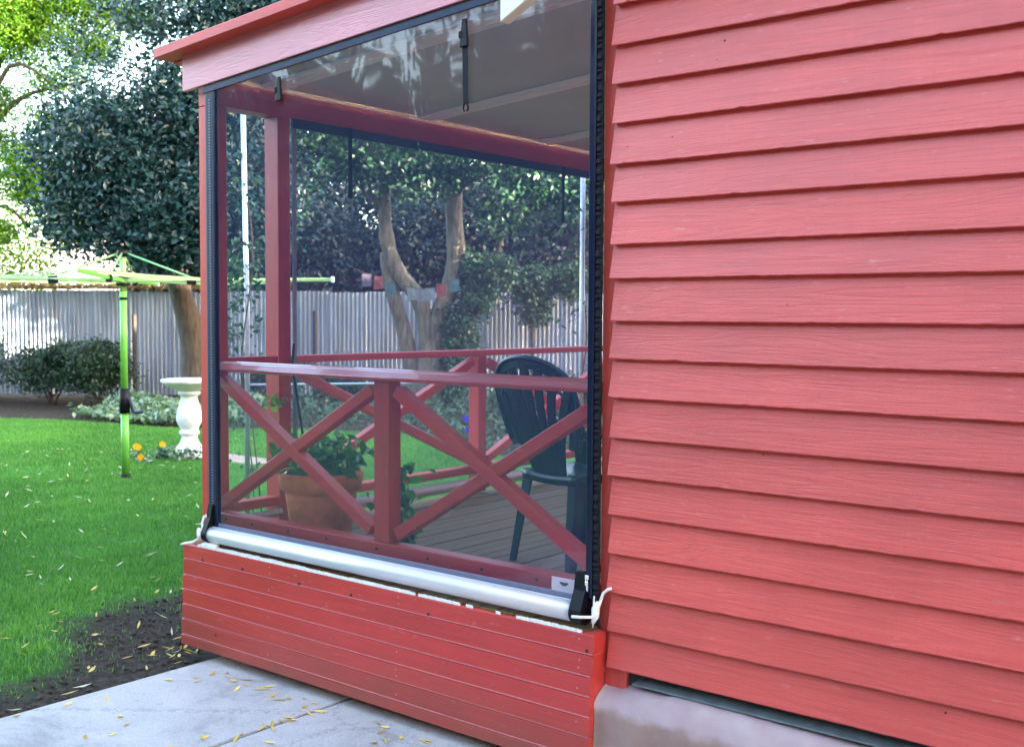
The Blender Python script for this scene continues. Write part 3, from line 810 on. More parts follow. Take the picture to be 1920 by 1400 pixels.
for (xa, xb) in ((XL1, -1.256), (-1.158, -0.004)):
    hh = 0.055
    brace((xa + 0.03, 0.036, 1.442), (xb - 0.03, 0.036, 0.795), 0.060, 0.055, M['red_x'], (0, 0, 1))
    brace((xa + 0.03, 0.040, 0.795), (xb - 0.03, 0.040, 1.442), 0.060, 0.055, M['red_x'], (0, 0, 1))
# side railing
box('handrail', (-2.525, -2.452, 0.09, YB, 1.512, 1.553), M['red_y'], ver, 0.004)
box('bottom_rail', (-2.53, -2.45, 0.091, YB, 0.728, 0.778), M['red_y'], ver, 0.004)
for y0 in (2.11, 5.48):
    box('mid_post', (-2.54, -2.452, y0, y0 + 0.082, 0.60, 1.511), M['red_z'], ver, 0.004)
for (ya, yb) in ((0.51, 2.108), (2.194, 3.798), (3.887, 5.478), (5.564, 7.178)):
    brace((-2.49, ya + 0.03, 1.475), (-2.49, yb - 0.03, 0.81), 0.055, 0.055, M['red_y'], (0, 0, 1))
    brace((-2.486, ya + 0.03, 0.81), (-2.486, yb - 0.03, 1.475), 0.055, 0.055, M['red_y'], (0, 0, 1))

# ------------------------------------------------------------------ clear blinds
bl = empty('clear_blind', (-1.2, -0.05, 0.59), 'clear plastic roll-down blind over the front of the verandah with silver bottom tube', 'outdoor blind')
def blind_sheet(nu, nv):
    r = np.random.default_rng(3)
    U = np.linspace(0, 1, nu); W = np.linspace(0, 1, nv)
    u, w_ = np.meshgrid(U, W)
    x = -2.36 + u * (2.36 - 0.03)
    zt = 2.915 + SLP * (x - XL0)
    z = 0.68 + w_ * (zt - 0.68)
    y = -0.045 + 0.0018 * np.sin(x * 7 + np.sin(z * 2)) + 0.0012 * np.sin(x * 17 + z * 3)
    edge = np.exp(-(u / 0.055) ** 2)
    y = y - edge * 0.0035 * np.sin(z * 14 + 1.5 * np.sin(z * 5)) * (0.4 + 0.6 * w_)
    top = np.exp(-((1 - w_) / 0.10) ** 2) * np.exp(-(u / 0.35) ** 2)
    y = y - top * 0.006 * np.sin(x * 16 + z * 9)
    V = np.stack([x, y, z], -1).reshape(-1, 3)
    id_ = np.arange(nu * nv).reshape(nv, nu)
    F = np.stack([id_[:-1, :-1], id_[:-1, 1:], id_[1:, 1:], id_[1:, :-1]], -1).reshape(-1, 4)
    return V, F
V, F = blind_sheet(160, 150)
mk('clear_sheet', V, F, M['pvc'], bl, smooth=True)
def hemband(name, x0, x1, zb0, h, y0, y1, mat):
    f = lambda x: zb0 + SLP * (x - XL0)
    P = [(x0, y0, f(x0)), (x1, y0, f(x1)), (x1, y1, f(x1)), (x0, y1, f(x0))]
    P += [(a, b, c + h) for a, b, c in P]
    return hexa(name, P, mat, bl, 0.002)
hemband('top_hem', -2.45, -0.03, 2.892, 0.03, -0.052, -0.044, M['hem'])
hemband('top_roller', -2.45, -0.02, 2.918, 0.022, -0.045, -0.006, M['black'])
box('bottom_hem', (-2.37, -0.07, -0.051, -0.046, 0.672, 0.709), M['greyhem'], bl, 0.001)
V, F = tube([(-2.385, -0.062, 0.648), (-0.075, -0.062, 0.646)], 0.040, 40)
tb = mk('bottom_tube', V, F, M['alu'], bl, smooth=False)
for p in tb.data.polygons: p.use_smooth = len(p.vertices) == 4
V, F = bevel_mesh(boxv(-2.38, -0.08, -0.066, -0.058, 0.6865, 0.6895), HEX, 0.001)
mk('tube_spline', V, F, M['alu'], tb)
# end caps shaped as drops that rise into the zip track
def endcap(x0, x1):
    n = 24; prof = []
    for k in range(n):
        a = -math.pi * 1.25 + k / (n - 1) * math.pi * 1.5
        prof.append((-0.062 + 0.045 * math.cos(a), 0.648 + 0.045 * math.sin(a)))
    prof = [(-0.062 + 0.045 * math.cos(a), 0.648 + 0.045 * math.sin(a)) for a in np.linspace(R(150), R(390), n)]
    prof += [(-0.030, 0.73), (-0.034, 0.80), (-0.060, 0.80), (-0.072, 0.735)]
    V = [(x, y, z) for x in (x0, x1) for y, z in prof]; m_ = len(prof)
    F = [(k, (k + 1) % m_, m_ + (k + 1) % m_, m_ + k) for k in range(m_)] + [tuple(range(m_ - 1, -1, -1)), tuple(range(m_, 2 * m_))]
    return V, F
V, F = endcap(-2.420, -2.385); mk('end_cap', V, F, M['black'], bl)
V, F = endcap(-0.076, -0.022); mk('end_cap', V, F, M['black'], bl)
# zip tracks
def track(x0, x1, xr0, xr1, zt):
    t = box('zip_track', (x0, x1, -0.056, -0.030, 0.70, zt), M['track'], bl, 0.006)
    g = box('zip_tape', (xr0, xr1, -0.044, -0.031, 0.60, zt), M['webbing'], bl, 0.002)
    V = []; F = []
    z = 0.63
    k = 0
    while z < zt - 0.03:
        dz = 0.028 + 0.012 * math.sin(k * 1.7)
        v, f = bevel_mesh(boxv(xr0 + 0.002, xr1 - 0.002, -0.052 - 0.002 * math.sin(k * 2.1), -0.040, z, z + dz * 0.62), HEX, 0.0035)
        o = len(V); V += v; F += [tuple(i + o for i in q) for q in f]
        z += dz; k += 1
    mk('zip_rib', V, F, M['webbing'], g)
track(-0.036, -0.006, -0.006, 0.019, 3.06)
box('zip_track', (-2.366, -2.345, -0.056, -0.030, 0.66, 2.905), M['track'], bl, 0.005)
lt = box('zip_tape', (-2.43, -2.366, -0.046, -0.031, 0.66, 2.90), M['hem'], bl, 0.002)
V = []; F = []
for k in range(150):
    z = 0.70 + k * 0.0145
    v, f = boxv(-2.405, -2.392, -0.0485, -0.0455, z, z + 0.007), HEX
    o = len(V); V += v; F += [tuple(i + o for i in q) for q in f]
zt_ = mk('zip_teeth', V, F, M['greyhem'], lt)
box('zip_edge', (-2.445, -2.431, -0.040, -0.0305, 0.70, 2.90), simple('teal edge strip', (0.03, 0.10, 0.13), 0.4), bl, 0.002)
# zip slider
V, F = merge(bevel_mesh(boxv(-0.030, -0.012, -0.066, -0.056, 0.778, 0.795), HEX, 0.002), tube([(-0.021, -0.064, 0.778), (-0.021, -0.066, 0.77)], 0.005, 8), bevel_mesh(boxv(-0.0285, -0.0135, -0.068, -0.064, 0.733, 0.771), HEX, 0.002))
mk('zip_slider', V, F, M['chrome'], bl)
# maker's sticker: pale card with a small dark emblem over grey lines
lb = box('sticker', (-0.200, -0.079, -0.0495, -0.047, 0.708, 0.763), M['label'], bl, 0.0008)
E_ = [(-0.139 + 0.021 * math.cos(a), -0.0502, 0.742 + 0.007 * math.sin(a) + 0.003 * math.cos(2 * a)) for a in np.linspace(0, 2 * math.pi, 17)[:-1]]
E_ = [tuple(p) for p in E_]; V = E_ + [(x, -0.0496, z) for x, y, z in E_]
n = len(E_); F = [tuple(range(n - 1, -1, -1))] + [(k, (k + 1) % n, n + (k + 1) % n, n + k) for k in range(n)]
mk('emblem', V, F, M['ink'], lb)
V = []; F = []
for row, (z, segs) in enumerate(((0.730, ((-.172, -.158), (-.155, -.140), (-.137, -.118), (-.115, -.103))), (0.7235, ((-.176, -.150), (-.147, -.128), (-.125, -.099))), (0.7165, ((-.165, -.152), (-.149, -.131), (-.127, -.109))))):
    for a, b in segs:
        v = boxv(a, b, -0.0500, -0.0493, z, z + 0.0032); o = len(V); V += v; F += [tuple(i + o for i in q) for q in HEX]
mk('print_line', V, F, M['greyink'], lb)
# straps
def strap(x, ztop, zbot, yf=-0.056, w_=0.026, buckle=True, tail=None, parent=bl):
    s_ = hexa('strap', [(x - w_ / 2, yf - .002, zbot), (x + w_ / 2, yf - .002, zbot), (x + w_ / 2, yf, zbot), (x - w_ / 2, yf, zbot),
                        (x - w_ / 2 - .004, yf - .006, ztop), (x + w_ / 2 - .004, yf - .006, ztop), (x + w_ / 2 - .004, yf - .004, ztop), (x - w_ / 2 - .004, yf - .004, ztop)], M['webbing'], parent, 0.0008)
    if buckle:
        V, F = bevel_mesh([(x - .026, yf - .016, ztop - .115), (x + .020, yf - .016, ztop - .115), (x + .020, yf - .002, ztop - .115), (x - .026, yf - .002, ztop - .115),
                           (x - .016, yf - .014, ztop - .01), (x + .012, yf - .014, ztop - .01), (x + .012, yf - .004, ztop - .01), (x - .016, yf - .004, ztop - .01)], HEX, 0.005, 2)
        bk = mk('buckle', V, F, M['black'], s_)
        V, F = bevel_mesh(boxv(x - .028, x - .012, yf - .020, yf - .006, ztop - .078, ztop - .05), HEX, 0.004)
        mk('buckle_prong', V, F, M['black'], s_)
    return s_
s1 = strap(-0.65, 2.985, 2.64, w_=0.030)
for sx in (-1, 1):
    V, F = tube([(-0.65 + sx * .006, -0.058, 2.65), (-0.65 + sx * .014, -0.058, 2.625), (-0.65 + sx * .008, -0.058, 2.612)], 0.004, 6)
    mk('prong', V, F, M['black'], s1)
strap(-1.825, 2.905, 2.80)
# tie ropes
V, F = tube([(-2.405, -0.085, 0.648), (-2.43, -0.085, 0.66), (-2.445, -0.08, 0.70), (-2.44, -0.07, 0.735), (-2.425, -0.066, 0.745), (-2.415, -0.07, 0.715), (-2.435, -0.085, 0.675), (-2.445, -0.09, 0.64), (-2.46, -0.088, 0.62), (-2.50, -0.10, 0.598), (-2.555, -0.112, 0.585), (-2.575, -0.118, 0.578)], 0.0065, 8)
mk('tie_rope', V, F, M['rope'], bl, smooth=True)
V, F = tube([(-2.452, -0.092, 0.62), (-2.44, -0.10, 0.645), (-2.45, -0.095, 0.668), (-2.455, -0.085, 0.645)], [.010, .014, .012, .008], 8)
mk('rope_knot', V, F, M['rope'], bl, smooth=True)
V, F = tube([(-0.055, -0.112, 0.640), (-0.02, -0.105, 0.642), (0.02, -0.085, 0.645), (0.028, -0.06, 0.665), (0.030, -0.045, 0.70), (0.046, -0.048, 0.735), (0.068, -0.05, 0.752), (0.082, -0.052, 0.758)], 0.006, 8)
mk('tie_rope', V, F, M['rope'], bl, smooth=True)
V, F = tube([(0.022, -0.082, 0.620), (0.024, -0.07, 0.645), (0.020, -0.062, 0.672), (0.026, -0.055, 0.70)], [.006, .015, .016, .007], 8)
mk('rope_knot', V, F, M['rope'], bl, smooth=True)
V, F = tube([(0.012, -0.068, 0.60), (0.013, -0.062, 0.72)], 0.003, 6)
mk('rope_knot', V, F, M['rope'], bl, smooth=True)

# side blind
sb_ = empty('clear_blind', (-2.42, 2.1, 0.60), 'clear plastic blind along the left side of the verandah, behind the front one', 'outdoor blind')
nu, nv = 40, 30
u, w_ = np.meshgrid(np.linspace(0.53, 3.78, nu), np.linspace(0.67, 2.78, nv))
V = np.stack([-2.425 + 0.002 * np.sin(u * 6 + w_), u, w_], -1).reshape(-1, 3)
id_ = np.arange(nu * nv).reshape(nv, nu)
F = np.stack([id_[:-1, :-1], id_[:-1, 1:], id_[1:, 1:], id_[1:, :-1]], -1).reshape(-1, 4)
mk('clear_sheet', V, F, M['pvc'], sb_, smooth=True)
V, F = tube([(-2.425, 0.55, 0.672), (-2.425, 3.77, 0.672)], 0.034, 24); mk('bottom_tube', V, F, M['alu'], sb_)
box('zip_tape', (-2.432, -2.420, 0.511, 0.535, 0.66, 2.85), M['palehem'], sb_, 0.001)
box('top_hem', (-2.436, -2.418, 0.512, YB - .1, 2.80, 2.8525), M['hem'], sb_, 0.002)
for y0 in (0.93, 2.99):
    box('strap', (-2.418, -2.413, y0 - .016, y0 + .016, 2.45, 2.852), M['webbing'], sb_, 0.001)
V, F = tube([(-2.425, 0.10, 0.695), (-2.425, 0.42, 0.695)], 0.02, 12)
vp = mk('short_pipe', V, F, M['galv'], None); meta(vp, 'short silver pipe lying behind the corner post on the deck edge', 'pipe')

# ------------------------------------------------------------------ chair
ch = empty('plastic_chair', (-0.750, 0.925, 0.588), 'dark green plastic garden chair standing on the decking by the railing', 'chair', rz=R(-10))
def strip_surface(P, w_, th, nrm=None):
    """flat slat following points P; w_ list of widths; side direction x"""
    V = []; F = []
    n = len(P)
    for i, p in enumerate(P):
        p = Vector(p); t = (Vector(P[min(i + 1, n - 1)]) - Vector(P[max(i - 1, 0)])).normalized()
        sd = Vector((1, 0, 0)); sd = (sd - t * sd.dot(t)).normalized(); nm = t.cross(sd)
        ww = w_[i] if hasattr(w_, '__len__') else w_
        for a, b in ((-1, -1), (1, -1), (1, 1), (-1, 1)):
            V.append(tuple(p + sd * a * ww / 2 + nm * b * th / 2))
    for i in range(n - 1):
        for k in range(4): F.append((i * 4 + k, i * 4 + (k + 1) % 4, i * 4 + 4 + (k + 1) % 4, i * 4 + 4 + k))
    F.append((3, 2, 1, 0)); F.append(tuple((n - 1) * 4 + k for k in range(4)))
    return V, F
def backpt(u, v):
    hw = 0.18 + 0.175 * v
    return (u * hw, -0.21 - 0.19 * v + 0.075 * u * u * v - 0.02 * math.sin(v * 3.1), 0.43 + 0.57 * v)
# seat: dished slab
nu, nv = 12, 12
V = []
for top in (1, 0):
    for j in range(nv):
        for i in range(nu):
            a = -1 + 2 * i / (nu - 1); b = j / (nv - 1)
            hw = 0.185 + 0.05 * b
            z = 0.435 + 0.012 * a * a - 0.018 * math.sin(b * 3.1) * (1 - a * a) - (0.02 * max(0, b - 0.85) / 0.15)
            if not top: z -= 0.012 + (0.03 if (i in (0, nu - 1) or j in (0, nv - 1)) else 0)
            V.append((a * hw, -0.23 + 0.46 * b, z))
F = []; N_ = nu * nv
for j in range(nv - 1):
    for i in range(nu - 1):
        q = (j * nu + i, j * nu + i + 1, (j + 1) * nu + i + 1, (j + 1) * nu + i)
        F.append(q); F.append(tuple(N_ + k for k in reversed(q)))
rim = [j for j in range(nu)] + [j * nu + nu - 1 for j in range(1, nv)] + [(nv - 1) * nu + i for i in range(nu - 2, -1, -1)] + [j * nu for j in range(nv - 2, 0, -1)]
for k in range(len(rim)):
    a, b = rim[k], rim[(k + 1) % len(rim)]
    F.append((b, a, N_ + a, N_ + b))
mk('seat', V, F, M['chair'], ch, smooth=True, local=True)
# back frame: wide rim swept round the arch and down to the arms
arch = []
for k in range(31):
    t = -1 + 2 * k / 30
    th = t * math.pi * 0.5
    u = math.sin(th) ; v = 0.28 + 0.72 * max(0.0, math.cos(th)) ** 0.6
    arch.append(backpt(u, v))
def ribbon(P, wd, th, facing):
    V = []; F = []; n = len(P)
    for i, p in enumerate(P):
        p = Vector(p); t = (Vector(P[min(i + 1, n - 1)]) - Vector(P[max(i - 1, 0)])).normalized()
        nm = Vector(facing); nm = (nm - t * nm.dot(t)).normalized(); sd = t.cross(nm)
        ww = wd[i] if hasattr(wd, '__len__') else wd
        for a, b in ((-1, -1), (1, -1), (1.0, 1), (-1.0, 1)):
            V.append(tuple(p + sd * a * ww / 2 + nm * b * th / 2 + nm * (0.012 if a > 0 else 0)))
    for i in range(n - 1):
        for k in range(4): F.append((i * 4 + k, i * 4 + (k + 1) % 4, i * 4 + 4 + (k + 1) % 4, i * 4 + 4 + k))
    F.append((3, 2, 1, 0)); F.append(tuple((n - 1) * 4 + k for k in range(4)))
    return V, F
inner = [tuple(Vector(p) + Vector((-p[0] * 0.10, 0.004, -0.022))) for p in arch]
V, F = ribbon(inner, 0.062, 0.012, (0, 1, 0.35)); mk('back_rim', V, F, M['chair'], ch, smooth=False, local=True)
V, F = tube(arch, 0.012, 8); mk('back_edge', V, F, M['chair'], ch, smooth=True, local=True)
for k in range(7):
    u = -0.78 + 0.26 * k
    vt = 0.28 + 0.72 * math.cos(math.asin(min(1, abs(u)))) ** 0.6 - 0.07
    P = [backpt(u * (0.62 + 0.38 * t_), vt * t_) for t_ in np.linspace(0, 1, 9)]
    V, F = strip_surface(P, np.linspace(0.036, 0.050, 9), 0.012); mk('back_slat', V, F, M['chair'], ch, local=True)
arch2 = [tuple(Vector(backpt(math.sin(t_), (0.28 + 0.72 * math.cos(t_) ** 0.6) - 0.17))) for t_ in np.linspace(-0.95, 0.95, 19)]
V, F = tube(arch2, 0.009, 6); mk('back_rib', V, F, M['chair'], ch, smooth=True, local=True)
for sx in (-1, 1):
    A = backpt(sx, 0.34)
    P = [A, (sx * 0.275, -0.14, 0.625), (sx * 0.285, 0.02, 0.645), (sx * 0.28, 0.16, 0.635), (sx * 0.262, 0.235, 0.60), (sx * 0.255, 0.245, 0.55)]
    V, F = ribbon(P, [0.05, 0.05, 0.056, 0.056, 0.05, 0.04], 0.014, (0, 0.2, 1)); mk('armrest', V, F, M['chair'], ch, local=True)
    for (x, y, zt, fx, fy) in ((sx * 0.245, 0.235, 0.60, sx * 0.262, 0.275), (sx * 0.185, -0.215, 0.45, sx * 0.215, -0.285)):
        P = [Vector((x, y, zt)), Vector(((x + fx) / 2, (y + fy) / 2 * 1.01, zt / 2)), Vector((fx, fy, 0.0))]
        ow = Vector((sx, 0, 0)); fw = Vector((0, 1 if y > 0 else -1, 0))
        parts = []
        for a_, b_ in ((ow, fw), (fw, ow)):
            V = []; F = []
            for i, p in enumerate(P):
                wd = 0.062 - 0.012 * i
                for c_, d_ in ((0, 0), (-1, 0), (-1, -1), (0, -1)):
                    V.append(tuple(p + b_ * c_ * wd + a_ * d_ * 0.010))
            for i in range(2):
                for k in range(4): F.append((i * 4 + k, i * 4 + (k + 1) % 4, i * 4 + 4 + (k + 1) % 4, i * 4 + 4 + k))
            F.append((3, 2, 1, 0)); F.append((8, 9, 10, 11))
            parts.append((V, F))
        V, F = merge(*parts); mk('leg', V, F, M['chair'], ch, local=True)

# ------------------------------------------------------------------ foliage builder
def leaves(C, size, asp=0.45, droop=0.25, seed=0, spread=1.0, tone=None, curl=0.25, horizontal=0.0):
    """one folded leaf (two triangles) at every centre"""
    r = np.random.default_rng(seed)
    n = len(C)
    az = r.uniform(0, 2 * np.pi, n); el = r.normal(-droop, 0.6 * spread, n)
    d = np.stack([np.cos(az) * np.cos(el), np.sin(az) * np.cos(el), np.sin(el)], -1)
    rnd = r.normal(0, 1, (n, 3)); rnd[:, 2] += horizontal * 3
    s = np.cross(d, rnd); s /= np.linalg.norm(s, axis=1, keepdims=True) + 1e-9
    nn = np.cross(s, d)
    L = size * r.uniform(0.65, 1.3, n)[:, None]; W = L * asp * 0.5
    V = np.zeros((n, 4, 3))
    V[:, 0] = C - d * L * 0.5
    V[:, 1] = C + s * W + nn * W * curl
    V[:, 2] = C + d * L * 0.5 - nn * L * 0.1
    V[:, 3] = C - s * W + nn * W * curl
    b = np.arange(n)[:, None] * 4
    F = np.concatenate([b + np.array([0, 1, 2]), b + np.array([0, 2, 3])], 0)
    tone = r.uniform(0, 1, n) if tone is None else np.clip(tone + r.normal(0, 0.16, n), 0, 1)
    return V.reshape(-1, 3), F, np.repeat(tone, 4)

def clumps(blobs, n_cl, per, rad, seed, shell=0.55, flat=0.7):
    """leaf centres: twig clumps through ellipsoid volumes, denser towards their skin"""
    r = np.random.default_rng(seed)
    blobs = np.array(blobs, dtype=float)     # cx cy cz rx ry rz weight
    wgt = blobs[:, 6] / blobs[:, 6].sum()
    bi = r.choice(len(blobs), n_cl, p=wgt)
    u = r.normal(0, 1, (n_cl, 3)); u /= np.linalg.norm(u, axis=1, keepdims=True)
    rr = (shell + (1 - shell) * r.uniform(0, 1, n_cl)) * (1 + r.normal(0, 0.10, n_cl))
    c = blobs[bi, :3] + u * rr[:, None] * blobs[bi, 3:6]
    tone = np.clip(0.45 + 0.25 * r.normal(0, 1, n_cl), 0, 1)
    C = np.repeat(c, per, 0) + r.normal(0, 1, (n_cl * per, 3)) * np.array([rad, rad, rad * flat])
    return C, np.repeat(tone, per), c

def crown(name, parent, blobs, n_cl, per, rad, size, mat, seed, asp=0.45, droop=0.25, shell=0.5, flat=0.7, **k):
    C, tone, cc = clumps(blobs, n_cl, per, rad, seed, shell, flat)
    V, F, a = leaves(C, size, asp, droop, seed + 1, tone=tone, **k)
    return mk(name, V, F, mat, parent, attr=a), cc

def gblob(s, d, z, rs, rd, rz, w_=1.0):
    p = G(s, d, z); rr = max(rs, rd)
    return (p[0], p[1], p[2], (rs + rd) / 2, (rs + rd) / 2, rz, w_ * rs * rd * rz)

def limb(par, P, r0, r1, mat, name='limb', n=8, seed=0):
    r = np.random.default_rng(seed)
    P = [Vector(p) for p in P]; Q = []
    for i in range(len(P) - 1):
        for t in np.linspace(0, 1, 6)[:-1]:
            p0 = P[max(i - 1, 0)]; p1 = P[i]; p2 = P[i + 1]; p3 = P[min(i + 2, len(P) - 1)]
            t = float(t)
            Q.append(0.5 * ((2 * p1) + (p2 - p0) * t + (2 * p0 - 5 * p1 + 4 * p2 - p3) * t * t + (3 * p1 - p0 - 3 * p2 + p3) * t ** 3))
    Q.append(P[-1])
    rad = [r0 + (r1 - r0) * i / (len(Q) - 1) for i in range(len(Q))]
    rad = [a * (1 + 0.045 * r.normal()) for a in rad]
    V, F = tube([tuple(q) for q in Q], rad, n)
    return mk(name, V, F, mat, par, smooth=True)

# ---- dark glossy evergreen beside the verandah
t1 = empty('evergreen_tree', G(-5.85, 20.0), 'dark glossy evergreen tree spreading over the clothes hoist and verandah roof', 'tree')
limb(t1, [G(-5.75, 20.0, -0.1), G(-5.7, 20.0, 1.2), G(-5.95, 19.9, 2.3), G(-6.0, 19.6, 3.4)], 0.26, 0.17, M['bark'], 'trunk', 10)
for k, P in enumerate(([G(-6.0, 19.6, 3.3), G(-5.6, 18.8, 4.6), G(-5.2, 18.2, 6.2)], [G(-6.0, 19.6, 3.2), G(-6.6, 18.9, 4.2), G(-7.2, 18.4, 5.0)],
                       [G(-5.9, 19.7, 2.8), G(-4.8, 19.0, 4.5), G(-3.6, 18.4, 6.4)], [G(-6.0, 19.6, 3.3), G(-6.3, 18.6, 3.5), G(-6.7, 17.8, 3.5)], [G(-5.95, 19.6, 3.1), G(-5.4, 18.6, 3.2), G(-4.7, 18.0, 3.6)])):
    limb(t1, P, 0.13, 0.04, M['bark'], 'limb', 8, k)
crown('crown', t1, [gblob(-6.2, 18.2, 4.4, 1.25, 1.2, 1.05), gblob(-5.4, 18.2, 3.35, 1.15, 1.1, 0.85), gblob(-6.9, 18.3, 3.55, 0.75, 0.8, 0.75),
                    gblob(-6.9, 18.3, 5.0, 0.7, .8, 0.6, .7), gblob(-4.6, 18.3, 5.2, 1.1, 1.1, 1.0), gblob(-4.6, 18.4, 3.9, 1.3, 1.1, 1.1), gblob(-4.7, 18.4, 6.6, 0.9, 1.0, 0.6),
                    gblob(-3.5, 18.5, 6.8, 1.2, 1.0, 0.8), gblob(-2.2, 18.5, 7.2, 1.0, 1.0, 0.7), gblob(-5.4, 18.2, 5.4, 0.7, 0.8, 0.5),
                    gblob(-5.9, 18.4, 6.6, 0.9, 0.8, 0.5, .45), gblob(-6.9, 18.5, 6.0, 0.6, 0.7, 0.45, .4), gblob(-7.5, 18.4, 4.4, 0.45, 0.6, 0.5, .5), gblob(-7.3, 18.3, 3.2, 0.5, .5, .3, .7),
                    gblob(-6.4, 18.1, 2.95, 0.6, .6, .28, .9), gblob(-5.7, 18.4, 7.4, 0.8, .7, .4, .4), gblob(-5.1, 18.3, 2.85, .8, .7, .36, 1.1), gblob(-5.8, 18.2, 2.8, .6, .6, .30, 1.0), gblob(-4.4, 18.5, 2.95, .7, .7, .4, .9)],
      2250, 30, 0.21, 0.115, L_DARK, 21, asp=0.48, shell=0.35)

# ---- feathery bright tree, upper left
t2 = empty('feathery_tree', G(-11.3, 23.0), 'bright yellow-green feathery tree with thin dark branches at the far left', 'tree')
limb(t2, [G(-11.3, 23.0, -0.1), G(-11.2, 22.9, 2.5), G(-10.9, 22.7, 5.0)], 0.2, 0.12, M['bark'], 'trunk', 10)
for k, P in enumerate(([G(-10.9, 22.7, 4.9), G(-9.8, 22.3, 6.0), G(-8.3, 22.0, 6.3)], [G(-11.0, 22.7, 4.3), G(-9.9, 22.1, 6.6), G(-8.6, 21.8, 5.9)], [G(-10.9, 22.7, 5.0), G(-10.0, 22.4, 7.2), G(-8.8, 22.2, 8.0)],
                       [G(-11.1, 22.8, 3.4), G(-10.0, 22.2, 4.6), G(-9.0, 21.9, 4.4)], [G(-11.2, 22.8, 2.9), G(-10.2, 22.2, 3.9), G(-9.3, 21.9, 3.3)])):
    limb(t2, P, 0.07, 0.02, M['bark'], 'limb', 6, 30 + k)
crown('crown', t2, [gblob(-9.9, 22.3, 7.5, 1.3, 1.2, 1.0), gblob(-8.5, 22.2, 7.9, 1.0, 1.0, 0.8, .8), gblob(-10.6, 22.5, 6.1, 0.9, 1.0, 0.6, .9), gblob(-9.0, 22.3, 6.4, 0.8, .8, .5, .7),
                    gblob(-9.4, 22.1, 4.4, 0.95, 0.9, 0.75, 1.2), gblob(-8.7, 22.1, 3.5, 0.6, .6, 0.5, 1.2), gblob(-10.4, 22.4, 3.4, .6, .8, .5, .8), gblob(-10.2, 22.5, 5.2, .7, .8, .5, .7), gblob(-9.2, 22.4, 5.5, .7, .7, .5, .6), gblob(-8.4, 22.3, 7.0, .8, .7, .5, .9),
                    gblob(-7.6, 22.4, 7.6, .8, .7, .6, .7), gblob(-8.2, 22.3, 4.6, .6, .6, .6, .8), gblob(-7.6, 22.4, 3.6, .6, .6, .5, .6), gblob(-10.2, 22.3, 8.3, 1.0, .9, .5, .9)],
      3000, 26, 0.17, 0.085, L_FEATH, 31, asp=0.32, droop=0.35, shell=0.2, flat=0.45)

# ---- forked pale-trunk tree behind the verandah
t3 = empty('forked_tree', G(-1.75, 21.6), 'pale barked tree forking low in front of the fence, seen through the blind', 'tree')
limb(t3, [G(-1.70, 21.6, -0.1), G(-1.66, 21.6, 0.8), G(-1.66, 21.6, 1.5), G(-1.82, 21.6, 2.1), G(-2.20, 21.6, 2.6), G(-2.40, 21.5, 3.15), G(-2.46, 21.4, 3.9), G(-2.45, 21.3, 4.8), G(-2.6, 21.0, 5.8)], 0.19, 0.11, M['palebark'], 'trunk', 14, 2)
limb(t3, [G(-1.52, 21.6, -0.1), G(-1.50, 21.6, 0.9), G(-1.40, 21.6, 1.8), G(-1.20, 21.6, 2.35), G(-1.09, 21.5, 2.95), G(-1.14, 21.5, 3.9), G(-1.10, 21.3, 4.8), G(-0.9, 21.0, 5.8)], 0.20, 0.15, M['palebark'], 'trunk', 14, 3)
limb(t3, [G(-2.45, 21.7, 3.0), G(-2.36, 21.7, 2.35), G(-2.10, 21.8, 1.4), G(-1.88, 21.7, 0.4), G(-1.80, 21.7, -0.1)], 0.13, 0.17, M['palebark'], 'limb', 10, 4)
for k, P in enumerate(([G(-2.5, 21.4, 3.8), G(-3.2, 20.9, 4.6), G(-3.9, 20.5, 4.9)], [G(-1.2, 21.4, 4.0), G(-0.3, 20.9, 4.7), G(0.6, 20.5, 4.4)], [G(-2.45, 21.3, 4.4), G(-1.9, 20.8, 5.0), G(-1.6, 20.4, 4.8)])):
    limb(t3, P, 0.08, 0.03, M['palebark'], 'limb', 8, 40 + k)
crown('crown', t3, [gblob(-3.6, 20.6, 4.9, 0.95, 0.9, 0.75), gblob(-2.5, 20.6, 4.6, 0.8, 0.8, 0.5), gblob(-1.6, 20.6, 4.5, 0.85, 0.8, 0.6), gblob(-0.6, 20.6, 4.75, 0.9, 0.8, 0.6),
                    gblob(0.4, 20.6, 4.2, 0.9, 0.8, 0.75), gblob(1.4, 20.6, 4.2, 0.9, .8, 0.8), gblob(-2.6, 20.9, 5.9, 1.4, 1.1, .7), gblob(-.4, 20.9, 5.9, 1.5, 1.1, .7), gblob(-4.3, 20.7, 4.2, .6, .7, .8), gblob(-0.2, 20.6, 3.6, .5, .5, .4, .8)],
      1750, 13, 0.17, 0.13, L_MID, 41, asp=0.5, shell=0.3)
# ivy thicket leaning from the fork
iv = empty('ivy_thicket', G(-1.1, 21.9), 'dark ivy covering a leaning trunk right of the forked tree', 'ivy')
limb(iv, [G(-1.25, 22.0, -0.05), G(-0.95, 22.0, 1.3), G(-0.45, 22.0, 2.6), G(-0.2, 22.0, 3.4)], 0.12, 0.06, M['bark'], 'stem', 8, 6)
crown('foliage', iv, [gblob(-1.12, 21.5, 0.7, 0.32, 0.3, 0.6), gblob(-0.98, 21.5, 1.5, 0.38, 0.35, 0.6), gblob(-0.68, 21.5, 2.15, 0.42, 0.35, 0.45), gblob(-0.30, 21.5, 2.62, 0.50, 0.4, 0.35), gblob(-0.75, 21.5, 2.75, .3, .3, .25)], 620, 13, 0.09, 0.075, L_IVY, 51, asp=0.8)
iv2 = empty('ivy_thicket', G(0.35, 23.3), 'dark ivy clump hanging over the fence top to the right', 'ivy')
